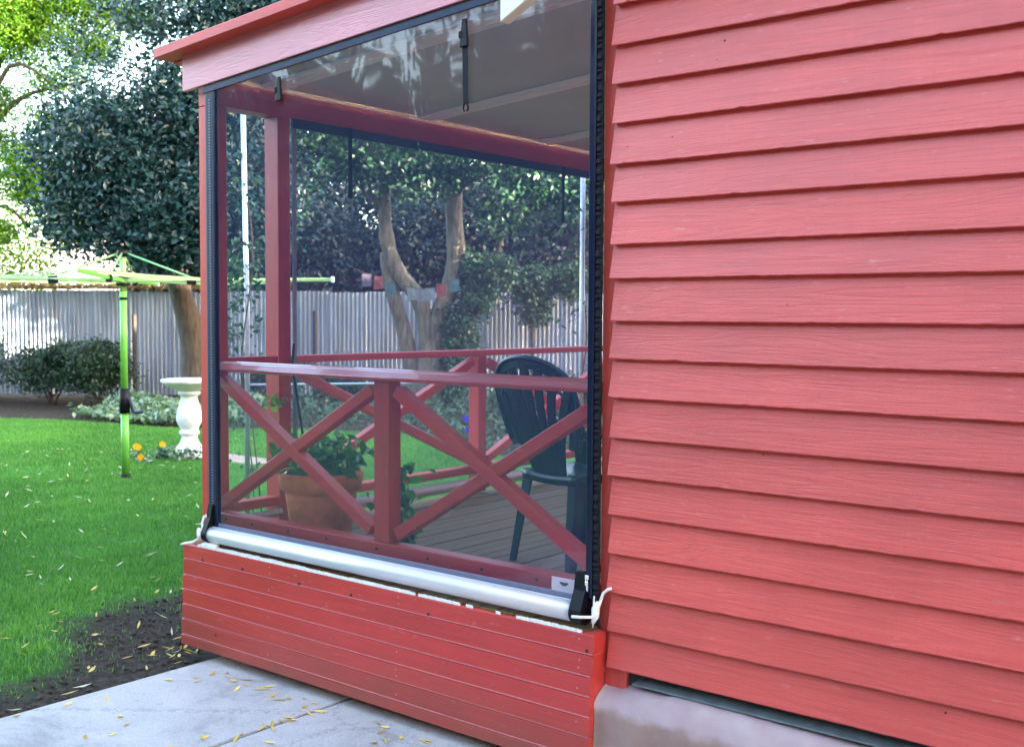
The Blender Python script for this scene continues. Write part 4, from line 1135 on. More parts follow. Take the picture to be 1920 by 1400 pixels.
crown('foliage', iv2, [gblob(0.38, 23.4, 2.40, 0.55, 0.35, 0.40), gblob(0.45, 23.4, 1.95, 0.28, 0.3, 0.38), gblob(1.2, 23.5, 2.5, 0.5, .3, .35)], 520, 13, 0.10, 0.085, L_IVY, 53, asp=0.8)
limb(iv2, [G(0.45, 23.9, 0.0), G(0.43, 23.9, 1.2), G(0.4, 23.8, 2.3)], 0.04, 0.03, M['bark'], 'stem', 6, 7)

# ---- trees beyond the fence
def back_tree(s, d, h, rw, lab, seed, mat=L_BACK, ncl=800, size=0.22, zc=0.6, rz=0.42):
    t = empty('background_tree', G(s, d), lab, 'tree', 'trees beyond the fence')
    limb(t, [G(s, d, -0.1), G(s + 0.15, d, h * 0.35), G(s - 0.1, d, h * 0.75)], 0.22, 0.08, M['bark'], 'trunk', 8, seed)
    bl_ = [gblob(s, d, h * zc, rw, rw, h * rz)]
    r = np.random.default_rng(seed)
    for k in range(5):
        bl_.append(gblob(s + r.uniform(-.7, .7) * rw, d + r.uniform(-.4, .4) * rw, h * (zc + r.uniform(-.25, .3)), rw * .55, rw * .55, h * .17, 1.4))
    crown('crown', t, bl_, ncl, 12, 0.28, size, mat, seed, shell=0.45)
back_tree(-6.2, 30.0, 6.0, 2.3, 'dark tree beyond the fence behind the evergreen trunk', 61, ncl=1000)
back_tree(-3.2, 30.5, 7.4, 2.6, 'dense tree beyond the fence behind the left fork', 62, ncl=1300)
back_tree(0.3, 31.0, 7.4, 2.6, 'dense tree beyond the fence behind the right fork', 63, ncl=1300)
back_tree(3.6, 30.0, 7.0, 2.4, 'tree beyond the fence at the right edge of the blind', 64, ncl=1000)
back_tree(-1.7, 27.0, 5.4, 1.5, 'low dark tree right behind the fence between the pale trunks', 67, ncl=1000, size=.17)
back_tree(-4.8, 27.0, 4.6, 1.5, 'low dark tree right behind the fence, left of the pale trunks', 68, ncl=900, size=.17)
back_tree(1.3, 27.0, 5.0, 1.6, 'low dark tree right behind the fence, right of the pale trunks', 69, ncl=900, size=.17)
back_tree(-8.3, 27.0, 4.3, 1.0, 'low dark tree right behind the fence, behind the hoist', 60, ncl=800, size=.16)
back_tree(-15.6, 33.0, 5.6, 2.2, 'sunlit yellow-green tree beyond the fence at the far left', 65, L_FEATH, 700, 0.15)
back_tree(-9.0, 42.0, 6.2, 2.6, 'tree beyond the fence behind the feathery tree', 66, L_MID, 700, 0.24)

# unseen trees added beyond the house to keep sun off the garden
def shade_tree(x, y, h, rw, lab, seed, n_=1500, zc=.58, rz=.42):
    t = empty('blocker_tree', (x, y, 0), lab, 'tree', 'unseen trees added to block light')
    limb(t, [(x, y, -0.1), (x + .2, y, h * .4), (x, y, h * .8)], .35, .1, M['bark'], 'trunk', 8, seed)
    C, tone, cc = clumps([(x, y, h * zc, rw, rw, h * rz, 1)], n_, 8, .45, seed, .3)
    V, F, a = leaves(C, .42, .55, .2, seed, tone=tone)
    mk('crown', V, F, L_BACK, t, attr=a)
shade_tree(15, 13.9, 14, 3.9, 'unseen tall tree added beyond the house to shade the evergreen', 71, 3200)
shade_tree(15, 22.3, 14.5, 2.6, 'slim unseen tree added beyond the house, its high crown shading the forked tree', 73, 2200, .83, .17)
shade_tree(15.5, 25.0, 13, 3.4, 'unseen tall tree added beyond the house to shade the ivy and right fence', 72, 2200)

for k, (x, y, h, rw, lab) in enumerate(((20, 0.5, 13, 3.4, 'unseen sun-blocking tree added beyond the house nearest its right wall'), (20.5, -5.0, 12.5, 3.4, 'unseen sun-blocking tree added in line with the front hedge'), (20, -11, 12.5, 3.6, 'unseen sun-blocking tree added beyond the end of the front hedge'))):
    shade_tree(x, y, h, rw, lab, 180 + k, 2000)  # unseen, added to keep sun off the trees mirrored in the blind
shade_tree(15, 20.9, 14.8, 2.1, 'slim unseen tree added left of its twin to shade the forked tree', 75, 1900, .82, .18)
shade_tree(14, 22.5, 7.4, 1.7, 'small unseen bushy tree added beyond the house to keep sun off the ivy', 74, 900)
# unseen trees added left of and behind the camera to darken the blind reflections
for k, (x, y, h, rw, lab) in enumerate(((-9, -13, 7.5, 3.0, 'unseen tree added to darken reflections, nearest the lawn'), (-14.5, -10, 7.0, 3.0, 'unseen tree added to darken reflections, farthest to the left'), (-4.5, -16, 8.0, 3.0, 'middle unseen tree added to darken reflections'), (0.5, -19, 8.5, 3.2, 'unseen tree added to darken reflections, behind the camera'), (-12, -18, 9, 3.5, 'tall unseen tree added to darken reflections, at the back'))):
    shade_tree(x, y, h, rw, lab, 160 + k, 1900)

# tall hedge added unseen behind the camera to cut low sky light
hd = empty('blocker_hedge', (4.0, -9.0, 0), 'tall dense hedge added unseen behind the camera to cut low sky light on the wall', 'blocker_hedge')
box('hedge_core', (-5.0, 16.0, -9.6, -8.6, 0.0, 4.9), simple('dense hedge inside', (0.012, 0.022, 0.010), 0.95, var=0.4, scale=4), hd, 0.1)
r = np.random.default_rng(170); n = 14000
C = np.stack([r.uniform(-5.2, 16.2, n), -8.5 + r.normal(0, .10, n), r.uniform(0, 5.1, n)], -1)
C2 = np.stack([r.uniform(-5.2, 16.2, 3000), r.uniform(-9.7, -8.4, 3000), 4.95 + r.normal(0, .08, 3000)], -1)
V, F, a = leaves(np.concatenate([C, C2]), .16, .55, .2, 171); mk('foliage', V, F, L_SHRUB, hd, attr=a)

hd2 = empty('blocker_hedge', (-20.0, -19.0, 0), 'long clipped hedge added unseen at the left front to block horizon glow mirrored in the blind', 'blocker_hedge')  # unseen, placed to block horizon glow in the blind's reflections
box('hedge_core', (-45.0, -5.0, -21.0, -20.0, 0.0, 3.6), simple('dense hedge inside left', (0.012, 0.022, 0.010), 0.95, var=0.4, scale=4), hd2, 0.1)
n = 9000
C = np.stack([r.uniform(-45, -5, n), -19.9 + r.normal(0, .12, n), r.uniform(0, 3.8, n)], -1)
V, F, a = leaves(C, .26, .55, .2, 172); mk('foliage', V, F, L_SHRUB, hd2, attr=a)
# ------------------------------------------------------------------ fence
FD = 24.3
fence = empty('fence', G(-5, FD), 'grey corrugated iron fence along the back of the garden', 'fence')
pitch = 0.095; per = 9
s = -16.0; i = 0
while s < 7.0:
    nseg = per * 8
    ss = np.linspace(0, per * pitch + 0.03, nseg + 1)
    off = 0.017 * np.sin(ss / pitch * 2 * np.pi)
    r = np.random.default_rng(i)
    base = FD + 0.012 * (i % 2) + r.uniform(-.006, .006)
    top = 2.27 + r.uniform(-0.025, 0.025)
    V = []
    for z in (0.02, top):
        for a, o in zip(ss, off): V.append(G(s + a, base + o, z))
    for z in (0.02, top):
        for a, o in zip(ss, off): V.append(G(s + a, base + o + 0.004, z))
    n = nseg + 1
    F = [(k, k + 1, n + k + 1, n + k) for k in range(nseg)] + [(2 * n + k + 1, 2 * n + k, 3 * n + k, 3 * n + k + 1) for k in range(nseg)]
    F += [(n + k, n + k + 1, 3 * n + k + 1, 3 * n + k) for k in range(nseg)]
    mk('corrugated_sheet', V, F, M['greyfence'], fence, smooth=False)
    s += per * pitch; i += 1
for z in (0.5, 1.9):
    hexa('fence_rail', bar_pts(G(-16, FD + 0.08, z), G(7, FD + 0.08, z), 0.05, 0.08), M['stake'], fence, 0.0)
for k in range(9):
    a = G(-15.5 + k * 2.7, FD + 0.15)
    box('fence_post', (a[0] - .05, a[0] + .05, a[1] - .05, a[1] + .05, -0.1, 2.2), M['stake'], fence, 0.004)
# dry creeper on the fence top, left
C, tone, cc = clumps([gblob(-9.6, FD + .05, 2.34, 2.6, .12, .11), gblob(-7.3, FD + .05, 2.33, 1.2, .12, .10)], 10, 1, .1, 5)
r = np.random.default_rng(91); n = 2600
ssx = r.uniform(-12.4, -6.5, n)
C = np.array([G(a, FD + r.normal(0, .10), 2.32 + abs(r.normal(0, .055))) for a in ssx])
V, F, a = leaves(C, 0.09, .5, .1, 92)
dc = mk('dry_creeper', V, F, L_DRY, None, attr=a)
meta(dc, 'dry brown creeper lying along the top of the iron fence at left', 'creeper')

# neighbour's house
nh = empty('neighbour_house', G(-15.6, 41.0), "pale neighbouring house whose gable shows above the fence", 'house')
def gp3(s_, d_, z_): return G(s_, d_, z_)
V = [gp3(-20.5, 41, 0), gp3(-10.9, 41, 0), gp3(-10.9, 41, 2.9), gp3(-15.6, 41, 4.55), gp3(-20.5, 41, 2.9), gp3(-20.5, 48, 0), gp3(-10.9, 48, 0), gp3(-10.9, 48, 2.9), gp3(-15.6, 48, 4.55), gp3(-20.5, 48, 2.9)]
F = [(0, 1, 2, 3, 4), (6, 5, 9, 8, 7), (1, 6, 7, 2), (5, 0, 4, 9), (2, 7, 8, 3), (3, 8, 9, 4)]
mk('wall', V, F, M['whiteroof'], nh)
for a, b in ((-20.9, -15.6), (-10.5, -15.6)):
    z0 = 2.80
    P = [gp3(a, 40.7, z0), gp3(b, 40.7, 4.60), gp3(b, 48.3, 4.60), gp3(a, 48.3, z0)]
    P += [(x, y, z + .08) for x, y, z in P]
    V, F = bevel_mesh(P, HEX, 0.0); mk('roof', V, F, M['whiteroof'], nh)

# stakes
for (s_, d_, z_, lab) in ((-7.8, 23.0, 1.76, 'dark wooden stake in the garden bed behind the clothes hoist'), (-4.07, 23.0, 1.86, 'dark wooden stake before the fence, left of the forked tree')):
    a = G(s_, d_)
    o = box('wooden_stake', (a[0] - .035, a[0] + .035, a[1] - .035, a[1] + .035, -0.1, z_), M['stake'], None, 0.006)
    meta(o, lab, 'stake')

# ------------------------------------------------------------------ shrubs and ground cover
def shrub(s, d, h, w_, lab, seed, mat=L_SHRUB, ncl=420, size=0.075, asp=.5):
    t = empty('shrub', G(s, d), lab, 'shrub', 'shrubs before the iron fence')
    r = np.random.default_rng(seed)
    for k in range(4):
        limb(t, [G(s + r.uniform(-.05, .05), d, -0.03), G(s + r.uniform(-.5, .5) * w_ * .5, d, h * .4), G(s + r.uniform(-.8, .8) * w_, d, h * .8)], .025, .01, M['stem'], 'stem', 5, seed + k)
    bl_ = [gblob(s, d, h * .52, w_ * .85, w_ * .7, h * .40)]
    for k in range(7): bl_.append(gblob(s + r.uniform(-.75, .75) * w_, d + r.uniform(-.4, .4) * w_, h * r.uniform(.35, .85), w_ * .35, w_ * .35, h * .16, 1.6))
    crown('foliage', t, bl_, ncl, 12, 0.085, size, mat, seed, asp=asp, shell=.5)
shrub(-11.1, 22.4, 1.50, 1.2, 'leafy shrub before the fence at the left edge', 81, ncl=620)
shrub(-9.2, 22.2, 1.35, 1.2, 'broad dark shrub before the fence, second from the left', 82, ncl=620)
shrub(-8.0, 21.6, 1.35, 0.85, 'rounded dark shrub directly behind the hoist pole', 83, ncl=620)
shrub(-6.1, 22.6, 1.75, 0.42, 'narrow climbing shrub behind the white bird bath', 84, L_MID, 240)
shrub(-4.9, 22.8, 0.9, 0.8, 'low shrub before the fence behind the steel pole', 85, ncl=300)
shrub(-3.4, 22.0, 0.7, 0.7, 'low shrub left of the forked tree foot', 86, ncl=300)
shrub(0.4, 20.5, 0.75, 0.7, 'pale low shrub behind the chair', 87, L_MID, 260)
shrub(1.3, 19.5, 0.9, 0.6, 'pale low shrub beside the right steel pole', 88, L_MID, 260)
r = np.random.default_rng(93)
n = 5200
sa = r.uniform(-7.6, -4.6, n); da = r.uniform(17.6, 21.8, n)
keep = (da > np.interp(sa, ES, ED) + 0.15)
sa, da = sa[keep], da[keep]; n = len(sa)
za = r.uniform(0.02, 0.30, n) * (0.6 + 0.4 * np.sin(sa * 3 + da * 2)) + 0.03
C = np.array([G(a, b, c) for a, b, c in zip(sa, da, za)])
V, F, a = leaves(C, 0.12, .6, .0, 94, horizontal=0.6)
gc = mk('ground_cover', V, F, L_VAR, None, attr=a); meta(gc, 'pale variegated ground cover filling the bed behind the bird bath', 'ground cover', kind='stuff')
n = 5200
sa = r.uniform(-4.4, 3.0, n); da = r.uniform(14.4, 22.5, n)
keep = da > np.interp(sa, ES, ED) + 0.2
sa, da = sa[keep], da[keep]; n = len(sa)
C = np.array([G(a, b, c) for a, b, c in zip(sa, da, r.uniform(0.0, 0.32, n))])
V, F, a = leaves(C, 0.11, .6, .0, 95, horizontal=0.4)
gc2 = mk('ground_cover', V, F, L_IVY, None, attr=a); meta(gc2, 'leafy green ground cover in the bed seen through the verandah railings', 'ground cover', kind='stuff')

# ------------------------------------------------------------------ bird bath
bb = empty('bird_bath', (-9.50, 4.72, -0.02), 'white cement bird bath on a baluster pedestal at the lawn edge', 'bird bath')
V, F = lathe([(0.22, 0.0), (0.24, 0.01), (0.24, 0.05), (0.215, 0.085), (0.16, 0.14), (0.115, 0.20), (0.095, 0.26), (0.10, 0.29), (0.122, 0.305), (0.125, 0.335), (0.105, 0.352), (0.108, 0.37), (0.14, 0.43), (0.158, 0.49), (0.155, 0.55), (0.135, 0.63), (0.112, 0.71), (0.10, 0.765), (0.108, 0.785), (0.135, 0.80), (0.14, 0.825), (0.12, 0.84)], (-9.50, 4.72, -0.02), 40)
mk('pedestal', V, F, M['cement'], bb, smooth=True)
V, F = lathe([(0.11, 0.835), (0.17, 0.865), (0.26, 0.905), (0.31, 0.935), (0.335, 0.95), (0.345, 0.975), (0.335, 0.99), (0.315, 0.985), (0.27, 0.955), (0.15, 0.93), (0.02, 0.925)], (-9.50, 4.72, -0.02), 48)
mk('bowl', V, F, M['cement'], bb, smooth=True)
V, F = lathe([(0.01, 0.950), (0.262, 0.9505), (0.262, 0.9515), (0.01, 0.952)], (-9.50, 4.72, -0.02), 32)
mk('water', V, F, M['water'], bb)
# pansies
def pansy(x, y, h, lab, seed, grp, petal, flowers=1):
    t = empty('pansy', (x, y, -0.03), lab, 'flower', grp)
    r = np.random.default_rng(seed)
    C = np.array([(x + r.normal(0, .07), y + r.normal(0, .07), r.uniform(0.0, h * .7)) for k in range(34)])
    V, F, a = leaves(C, .06, .6, .1, seed); mk('leaf_tuft', V, F, L_VAR if seed % 2 else L_IVY, t, attr=a)
    for q in range(flowers):
        V = []; F = []
        cx, cy = x + r.normal(0, .03), y + r.normal(0, .03)
        u_ = Vector(cr) ; w2 = Vector((0, 0, 1)); ctr = Vector((cx, cy, h)) - Vector(cf) * .05
        for k in range(5):
            an = 2 * math.pi * k / 5 + .3
            o = len(V); c2 = ctr + (u_ * math.cos(an) + w2 * math.sin(an)) * .022
            for j in range(7):
                b_ = 2 * math.pi * j / 7
                V.append(tuple(c2 + (u_ * math.cos(b_) + w2 * math.sin(b_)) * .024 - Vector(cf) * (.003 * k)))
            F.append(tuple(range(o, o + 7)))
        mk('petals', V, F, petal, t)
        V, F = tube([(cx, cy, -.03), tuple(ctr)], .004, 5); mk('stem', V, F, L_IVY, t, attr=np.full(len(V), .6))
pansy(-9.95, 4.28, .13, 'yellow pansy on the lawn edge, nearest the hoist pole', 101, 'pansies by the bird bath', M['yellow'], 2)
pansy(-9.80, 4.58, .14, 'yellow pansy with dark centre, left of the bird bath foot', 102, 'pansies by the bird bath', M['yellow'], 1)
pansy(-9.45, 4.05, .06, 'low orange-yellow pansy in front of the others', 103, 'pansies by the bird bath', simple('orange petals', (.75, .36, .01), .5, bump=0), 1)
for k, (x, y) in enumerate(((-9.66, 4.47), (-9.55, 4.40), (-9.38, 4.45), (-9.28, 4.55), (-9.70, 4.62))):
    r = np.random.default_rng(110 + k)
    C = np.array([(x + r.normal(0, .08), y + r.normal(0, .08), r.uniform(0, .13)) for q in range(70)])
    V, F, a = leaves(C, .06, .6, .0, 120 + k)
    o = mk('pansy_plant', V, F, L_IVY if k % 2 else L_VAR, None, attr=a); meta(o, 'leafy pansy plant without flowers round the bird bath foot', 'plant', 'leafy plants round the bird bath')
for k, (s_, d_, z_) in enumerate(((-0.62, 15.3, 0.36), (-0.44, 15.5, 0.34), (-0.58, 15.0, 0.24))):
    p = G(s_, d_)
    pansy(p[0], p[1], z_, ('violet flower left of the railing mid post', 'violet flower right of the railing mid post', 'low violet flower in the bed behind the railing')[k], 130 + k, 'violet flowers in the bed', M['violet'], 2)

# ------------------------------------------------------------------ rotary clothes hoist
hp = G(-4.22, 12.1)
ho = empty('clothes_hoist', (hp[0], hp[1], -0.03), 'green rotary clothes hoist with wide arms standing on the lawn', 'clothes hoist')
HX, HY = hp[0], hp[1]
def ht(a, b, z0, r0, name, mat, n=14):
    V, F = tube([(HX, HY, a), (HX, HY, b)], r0, n); o = mk(name, V, F, mat, ho, smooth=False)
    for p in o.data.polygons: p.use_smooth = len(p.vertices) == 4
    return o
ht(-0.03, 0.035, 0, 0.052, 'ground_socket', M['black'])
ht(0.036, 0.72, 0, 0.042, 'lower_pole', M['hoist'])
ck = ht(0.70, 0.97, 0, 0.056, 'crank_housing', M['black'])
ht(0.95, 2.02, 0, 0.038, 'upper_pole', M['hoist'])
ht(1.93, 1.96, 0, 0.042, 'pole_collar', M['black'])
ht(2.02, 2.43, 0, 0.034, 'mast', M['hoist2'])
ht(2.085, 2.115, 0, 0.075, 'hub', M['black']); ht(2.165, 2.19, 0, 0.06, 'hub', M['black'])
ht(2.40, 2.465, 0, 0.058, 'mast_cap', M['black'])
rv = Vector(RH); fv = Vector(FH)
V, F = merge(tube([Vector((HX, HY, .86)) + rv * .05, Vector((HX, HY, .76)) + rv * .085, Vector((HX, HY, .70)) + rv * .10], .022, 8),
             tube([Vector((HX, HY, .705)) + rv * .10, Vector((HX, HY, .715)) + rv * .20], .016, 8))
mk('crank_handle', [tuple(v) for v in V], F, simple('blue black plastic', (.01, .018, .06), .4), ck)
dirs = []
a0 = 0.15
for k in range(4):
    an = a0 + k * math.pi / 2
    dirs.append((rv * math.cos(an) + fv * math.sin(an)))
ARM = 2.22
ctr = Vector((HX, HY, 2.14))
for k, d_ in enumerate(dirs):
    tip = ctr + d_ * ARM + Vector((0, 0, 0.03))
    hexa('arm', bar_pts(ctr + d_ * 0.04, tip, 0.028, 0.044), M['hoist2'] if k % 2 == 0 else M['hoist'], ho, 0.006)
    hexa('end_cap', bar_pts(tip, tip + d_ * 0.045, 0.06, 0.072), M['whiteplastic'], ho, 0.012)
    mid = ctr + d_ * 0.72
    hexa('arm_clamp', bar_pts(mid - d_ * 0.05, mid + d_ * 0.05, 0.05, 0.078), M['black'], ho, 0.006)
    V, F = tube([Vector((HX, HY, 2.43)) + d_ * 0.05, mid + Vector((0, 0, .035))], 0.011, 8)
    mk('strut', V, F, simple('aqua strut', (0.20, 0.52, 0.26), .4, bump=0) if k == 0 else M['hoist2'], ho, smooth=True)
for fr_ in (0.42, 0.58, 0.74, 0.88, 0.985):
    pts = [ctr + d_ * ARM * fr_ + Vector((0, 0, 0.045)) for d_ in dirs]
    parts = []
    for k in range(4):
        a, b = pts[k], pts[(k + 1) % 4]
        path = [a.lerp(b, t) - Vector((0, 0, 0.05 * 4 * t * (1 - t))) for t in np.linspace(0, 1, 9)]
        parts.append(tube(path, 0.0045, 5))
    V, F = merge(*parts); mk('washing_line', V, F, M['line'], ho)

# ------------------------------------------------------------------ galvanised frame beside the verandah with vine
P1 = (-4.95, 2.12); P2 = (-2.95, 3.98)
gf = empty('pipe_frame', (P1[0], P1[1], -0.03), 'slim galvanised pipe frame standing on the lawn beside the verandah', 'pipe frame')
V, F = tube([(P1[0], P1[1], -0.1), (P1[0] + .02, P1[1], 1.7), (P1[0] - .015, P1[1], 3.42)], 0.021, 12); mk('pipe_post', V, F, M['galv'], gf, smooth=True)
V, F = tube([(P2[0], P2[1], -0.1), (P2[0], P2[1], 3.2)], 0.021, 12); mk('pipe_post', V, F, M['galv'], gf, smooth=True)
V, F = tube([(P1[0], P1[1], 1.21), (P2[0], P2[1], 1.24)], 0.011, 10); mk('cross_pipe', V, F, M['galv'], gf, smooth=True)
vn = empty('climbing_vine', (P1[0] + .03, P1[1], -0.03), 'thin green vine twining up the left pipe post', 'vine')
path = [(P1[0] + .05 * math.cos(t * 9) + .02 * math.sin(t * 3), P1[1] + .05 * math.sin(t * 9), 0.0 + t * 2.9) for t in np.linspace(0, 1, 70)]
V, F = tube(path, 0.006, 5); mk('stem', V, F, M['stem'], vn, smooth=True)
V, F = tube([(P1[0] + .18, P1[1] + .03, -.03), (P1[0] + .10, P1[1] + .02, .6), (P1[0] + .04, P1[1], 1.1)], .006, 5); mk('stem', V, F, M['stem'], vn, smooth=True)
r = np.random.default_rng(140)
C = []
for zc, nn, sp in ((2.05, 110, .11), (2.25, 50, .10), (1.75, 50, .09), (1.45, 26, .08), (2.75, 26, .09), (1.0, 16, .07), (0.55, 12, .07), (3.0, 14, .08)):
    for k in range(nn): C.append((P1[0] - .05 + r.normal(0, sp), P1[1] + r.normal(0, sp), zc + r.normal(0, .11)))
V, F, a = leaves(np.array(C), .065, .6, .2, 141); mk('foliage', V, F, L_MID, vn, attr=a)
vn2 = empty('climbing_vine', (P2[0], P2[1], -0.03), 'thin green vine on the right pipe post beside the blind edge', 'vine')
path = [(P2[0] + .04 * math.cos(t * 11), P2[1] + .04 * math.sin(t * 11), t * 2.6) for t in np.linspace(0, 1, 50)]
V, F = tube(path, 0.006, 5); mk('stem', V, F, M['stem'], vn2, smooth=True)
C = [(P2[0] - .06 + r.normal(0, .09), P2[1] + r.normal(0, .09), r.choice([2.0, 2.3, 1.7, 2.6]) + r.normal(0, .14)) for k in range(120)]
V, F, a = leaves(np.array(C), .06, .35, .4, 142); mk('foliage', V, F, L_MID, vn2, attr=a)

# flags strung between the trees
fl = empty('flag_garland', G(-1.9, 20.7, 2.0), 'string of small faded cloth flags hanging across the forked trunks', 'bunting')
cols = [('dull violet', (.09, .075, .12)), ('red', (.17, .045, .05)), ('teal', (.04, .09, .115)), ('pale blue', (.13, .16, .19)), ('grey', (.12, .14, .16)), ('pale blue', (.13, .16, .19)), ('red', (.18, .045, .05)), ('teal', (.045, .10, .115))]
ps = [(-2.70, 2.42), (-2.48, 2.37), (-2.26, 2.26), (-1.86, 2.17), (-1.68, 2.15), (-1.52, 2.17), (-1.32, 2.23), (-1.07, 2.33)]
V, F = tube([G(a, 20.7, b + .12) for a, b in [(-2.95, 2.52)] + ps + [(-0.9, 2.45)]], 0.004, 5); mk('cord', V, F, M['stake'], fl)
for k, ((s_, z_), (nm, c_)) in enumerate(zip(ps, cols)):
    wd = .095
    P = [G(s_ - wd, 20.7 + .02, z_ - .12), G(s_ + wd, 20.7 - .02, z_ - .10), G(s_ + wd, 20.7 - .012, z_ - .10), G(s_ - wd, 20.7 + .028, z_ - .12),
         G(s_ - wd * .9, 20.7, z_ + .12), G(s_ + wd * .9, 20.7, z_ + .12), G(s_ + wd * .9, 20.706, z_ + .12), G(s_ - wd * .9, 20.706, z_ + .12)]
    o = hexa('flag', P, simple('%s cloth' % nm, c_, .85, var=.15), fl, 0.0)
    o['label'] = nm + ' cloth flag'

# ------------------------------------------------------------------ pot and plants on the deck
PX, PY, PZ = -2.00, 0.34, 0.588
pot = empty('flower_pot', (PX, PY, PZ), 'large terracotta flower pot standing on the deck behind the left railing bay', 'flower pot')
V, F = lathe([(0.13, 0.0), (0.148, 0.004), (0.185, 0.27), (0.186, 0.285), (0.208, 0.292), (0.220, 0.372), (0.216, 0.382), (0.200, 0.382), (0.196, 0.33), (0.02, 0.325)], (PX, PY, PZ), 48)
o = mk('pot_body', V, F, M['terracotta'], pot, smooth=True)
V, F = lathe([(0.01, 0.326), (0.10, 0.345), (0.194, 0.335), (0.19, 0.33), (0.01, 0.322)], (PX, PY, PZ), 24); mk('soil', V, F, M['potsoil'], pot)
ax_ = Vector((0.47, -0.88, 0)).normalized(); sd_ = Vector((0.88, 0.47, 0))
ax_ = (Vector((0.82, -0.57, 0))).normalized(); sd_ = Vector((0.57, 0.82, 0))
c_ = Vector((PX, PY, PZ + 0.345)) + ax_ * 0.2165
P = [c_ + sd_ * a * .017 + Vector((0, 0, b * .017)) + ax_ * e for e in (0, .003) for a, b in ((-1, -1), (1, -1), (1, 1), (-1, 1))]
hexa('price_sticker', [tuple(p) for p in P], M['label'], pot, 0.0)
P = [c_ + sd_ * a * .008 + Vector((0, 0, b * .005)) + ax_ * e for e in (.0031, .0036) for a, b in ((-1, -1), (1, -1), (1, 1), (-1, 1))]
hexa('print_line', [tuple(p) for p in P], M['greyink'], pot, 0.0)
pp = empty('pot_plant', (PX, PY, PZ + .33), 'leafy green plant growing in the terracotta pot', 'plant')
r = np.random.default_rng(150)
C = []; tubes = []
for k in range(26):
    an = r.uniform(0, 6.28); rr = r.uniform(.02, .22); h = r.uniform(.06, .20)
    tipx, tipy, tipz = PX + .02 + rr * math.cos(an), PY + rr * math.sin(an), PZ + .33 + h
    tubes.append(tube([(PX + .05 * math.cos(an), PY + .05 * math.sin(an), PZ + .33), (PX + rr * .6 * math.cos(an), PY + rr * .6 * math.sin(an), PZ + .35 + h), (tipx, tipy, tipz)], .004, 5))
    for q in range(9): C.append((tipx + r.normal(0, .04), tipy + r.normal(0, .04), tipz + r.normal(0, .03)))
V, F = merge(*tubes); mk('stem', V, F, L_LIME, pp, attr=np.full(len(V), .5))
V, F, a = leaves(np.array(C), .085, .55, .3, 151); mk('foliage', V, F, L_POT, pp, attr=a)
# trailing plant outside the railing, right of the pot
tp = empty('trailing_plant', (-1.62, 0.55, .588), 'pale green leafy plant on the deck just right of the terracotta pot', 'plant')
C = [(-1.66 + r.normal(0, .05), 0.55 + r.normal(0, .06), r.uniform(.60, 1.02)) for k in range(150)]
V, F, a = leaves(np.array(C), .075, .65, .5, 153); mk('foliage', V, F, L_POT, tp, attr=a)
V, F = tube([(-1.64, .55, .588), (-1.67, .56, .8), (-1.65, .54, 1.0)], .006, 6); mk('stem', V, F, M['stem'], tp)
V, F = lathe([(.06, 0), (.075, .01), (.09, .09), (.085, .092), (.01, .085)], (-1.64, .55, .588), 20); mk('saucer_pot', V, F, M['black'], tp)
# hanging sprig on post two
hs = empty('hanging_sprig', (-2.42, .50, 1.30), 'dark stem with a round lime leaf hanging against the second post', 'plant')
V, F = tube([(-2.425, .515, 1.62), (-2.42, .50, 1.50), (-2.40, .53, 1.25), (-2.38, .56, 1.0), (-2.39, .55, .8)], .007, 6); mk('stem', V, F, simple('dark twine', (.02, .03, .02), .8), hs, smooth=True)
C = [(-2.44 + r.normal(0, .022), .38 + r.normal(0, .03), 1.31 + r.normal(0, .022)) for k in range(24)]
V, F, a = leaves(np.array(C), .045, .8, .2, 155); mk('leaf_ball', V, F, L_LIME, hs, attr=a)
C = [(-2.36 + r.normal(0, .05), .50 + r.normal(0, .06), .98 + r.normal(0, .07)) for k in range(36)]
V, F, a = leaves(np.array(C), .07, .6, .2, 156); mk('foliage', V, F, L_POT, hs, attr=a)

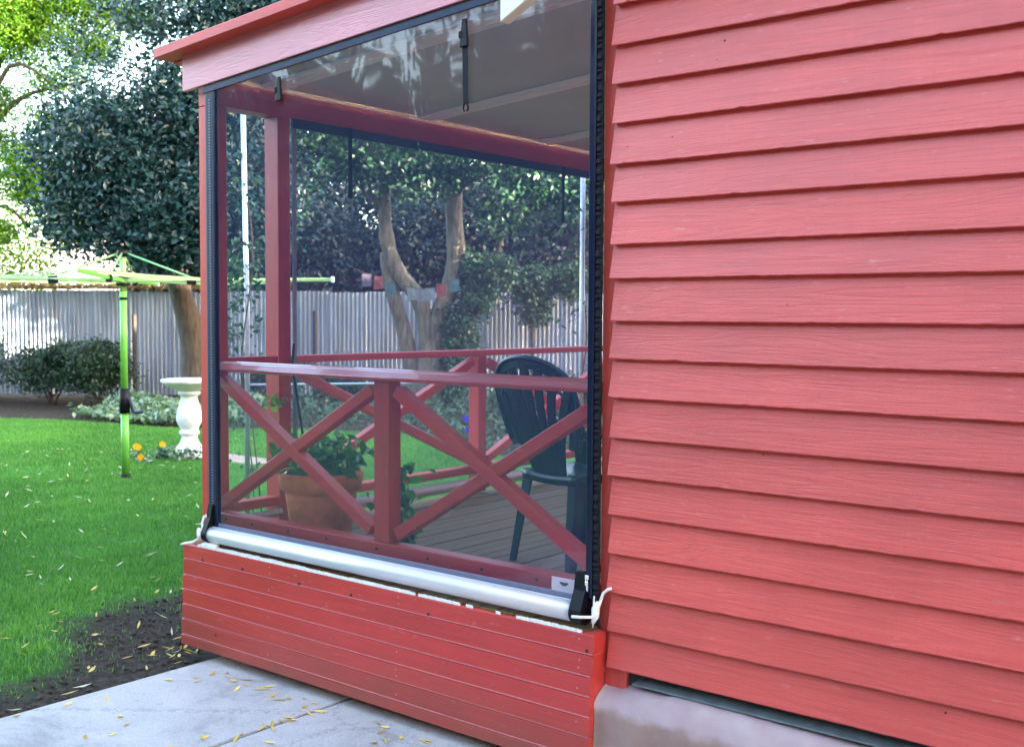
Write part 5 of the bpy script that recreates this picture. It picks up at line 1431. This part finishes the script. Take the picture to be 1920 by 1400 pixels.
# ------------------------------------------------------------------ fallen leaves
def leaf_mesh(name, L, W, curl, mat, tone):
    pts = [(-L / 2, 0, 0.002), (-L / 4, W * .42, .004), (L * .1, W * .5, .005 + curl * .3), (L / 2, 0, .003 + curl), (L * .1, -W * .5, .004), (-L / 4, -W * .42, .003), (-L / 4, 0, 0.001), (L * .1, 0, .001 + curl * .2)]
    F = [(0, 6, 1), (1, 6, 7, 2), (2, 7, 3), (0, 5, 6), (5, 4, 7, 6), (4, 3, 7)]
    me = mesh_fast(name, np.array(pts), F, attr=np.full(len(pts), tone))
    me.materials.append(mat)
    return me
LM = [leaf_mesh('fallen_leaf', L, W, c, L_YEL, t) for L, W, c, t in ((.075, .014, .006, .6), (.060, .013, .010, .9), (.085, .013, .004, .3), (.045, .02, .008, .75), (.03, .016, .004, .1))]
LP = [leaf_mesh('fallen_leaf', L, W, c, L_PALE, t) for L, W, c, t in ((.085, .013, .012, .8), (.07, .016, .008, .5))]
r = random.Random(5)
def drop(me, x, y, z, lab, grp, tilt=.12):
    o = bpy.data.objects.new('fallen_leaf', me); COL.objects.link(o)
    o.location = (x, y, z); o.rotation_euler = (r.gauss(0, tilt), r.gauss(0, tilt), r.uniform(0, 6.28)); q = r.uniform(.7, 1.2); o.scale = (q, q, q)
    meta(o, lab, 'leaf', grp)
for k in range(85):          # on the slabs
    if k < 30: x, y = r.uniform(-2.3, -0.3), -0.16 - abs(r.gauss(0, .05))
    elif k < 40: x, y = -1.388 + r.gauss(0, .02), -0.35 - abs(r.gauss(0, .15))
    else: x, y = r.uniform(-2.35, -0.35), r.uniform(-1.5, -0.2)
    drop(r.choice(LM), x, y, 0.001, 'slender yellow leaf lying on the concrete path', 'fallen leaves on the concrete')
for k in range(75):          # on the bare soil
    y = r.uniform(-1.5, 1.3); x = r.uniform(-3.9, -2.45)
    drop(r.choice(LM + LP[:1]), x, y, -0.012, 'slender yellow leaf lying on the bare soil', 'fallen leaves on the soil', .2)
for k in range(14):
    drop(r.choice(LM), r.gauss(-2.66, .08), r.gauss(-.12, .09), -0.01, 'slender yellow leaf lying on the bare soil', 'fallen leaves on the soil', .3)
for k in range(95):
    d_ = r.uniform(7, 15); s_ = r.uniform(-.47, -.28) * d_
    p = G(s_, d_)
    if p[0] > -3.2: continue
    drop(r.choice(LP + LM[1:2]), p[0], p[1], 0.02, 'pale dry leaf lying in the grass', 'fallen leaves on the lawn', .35)
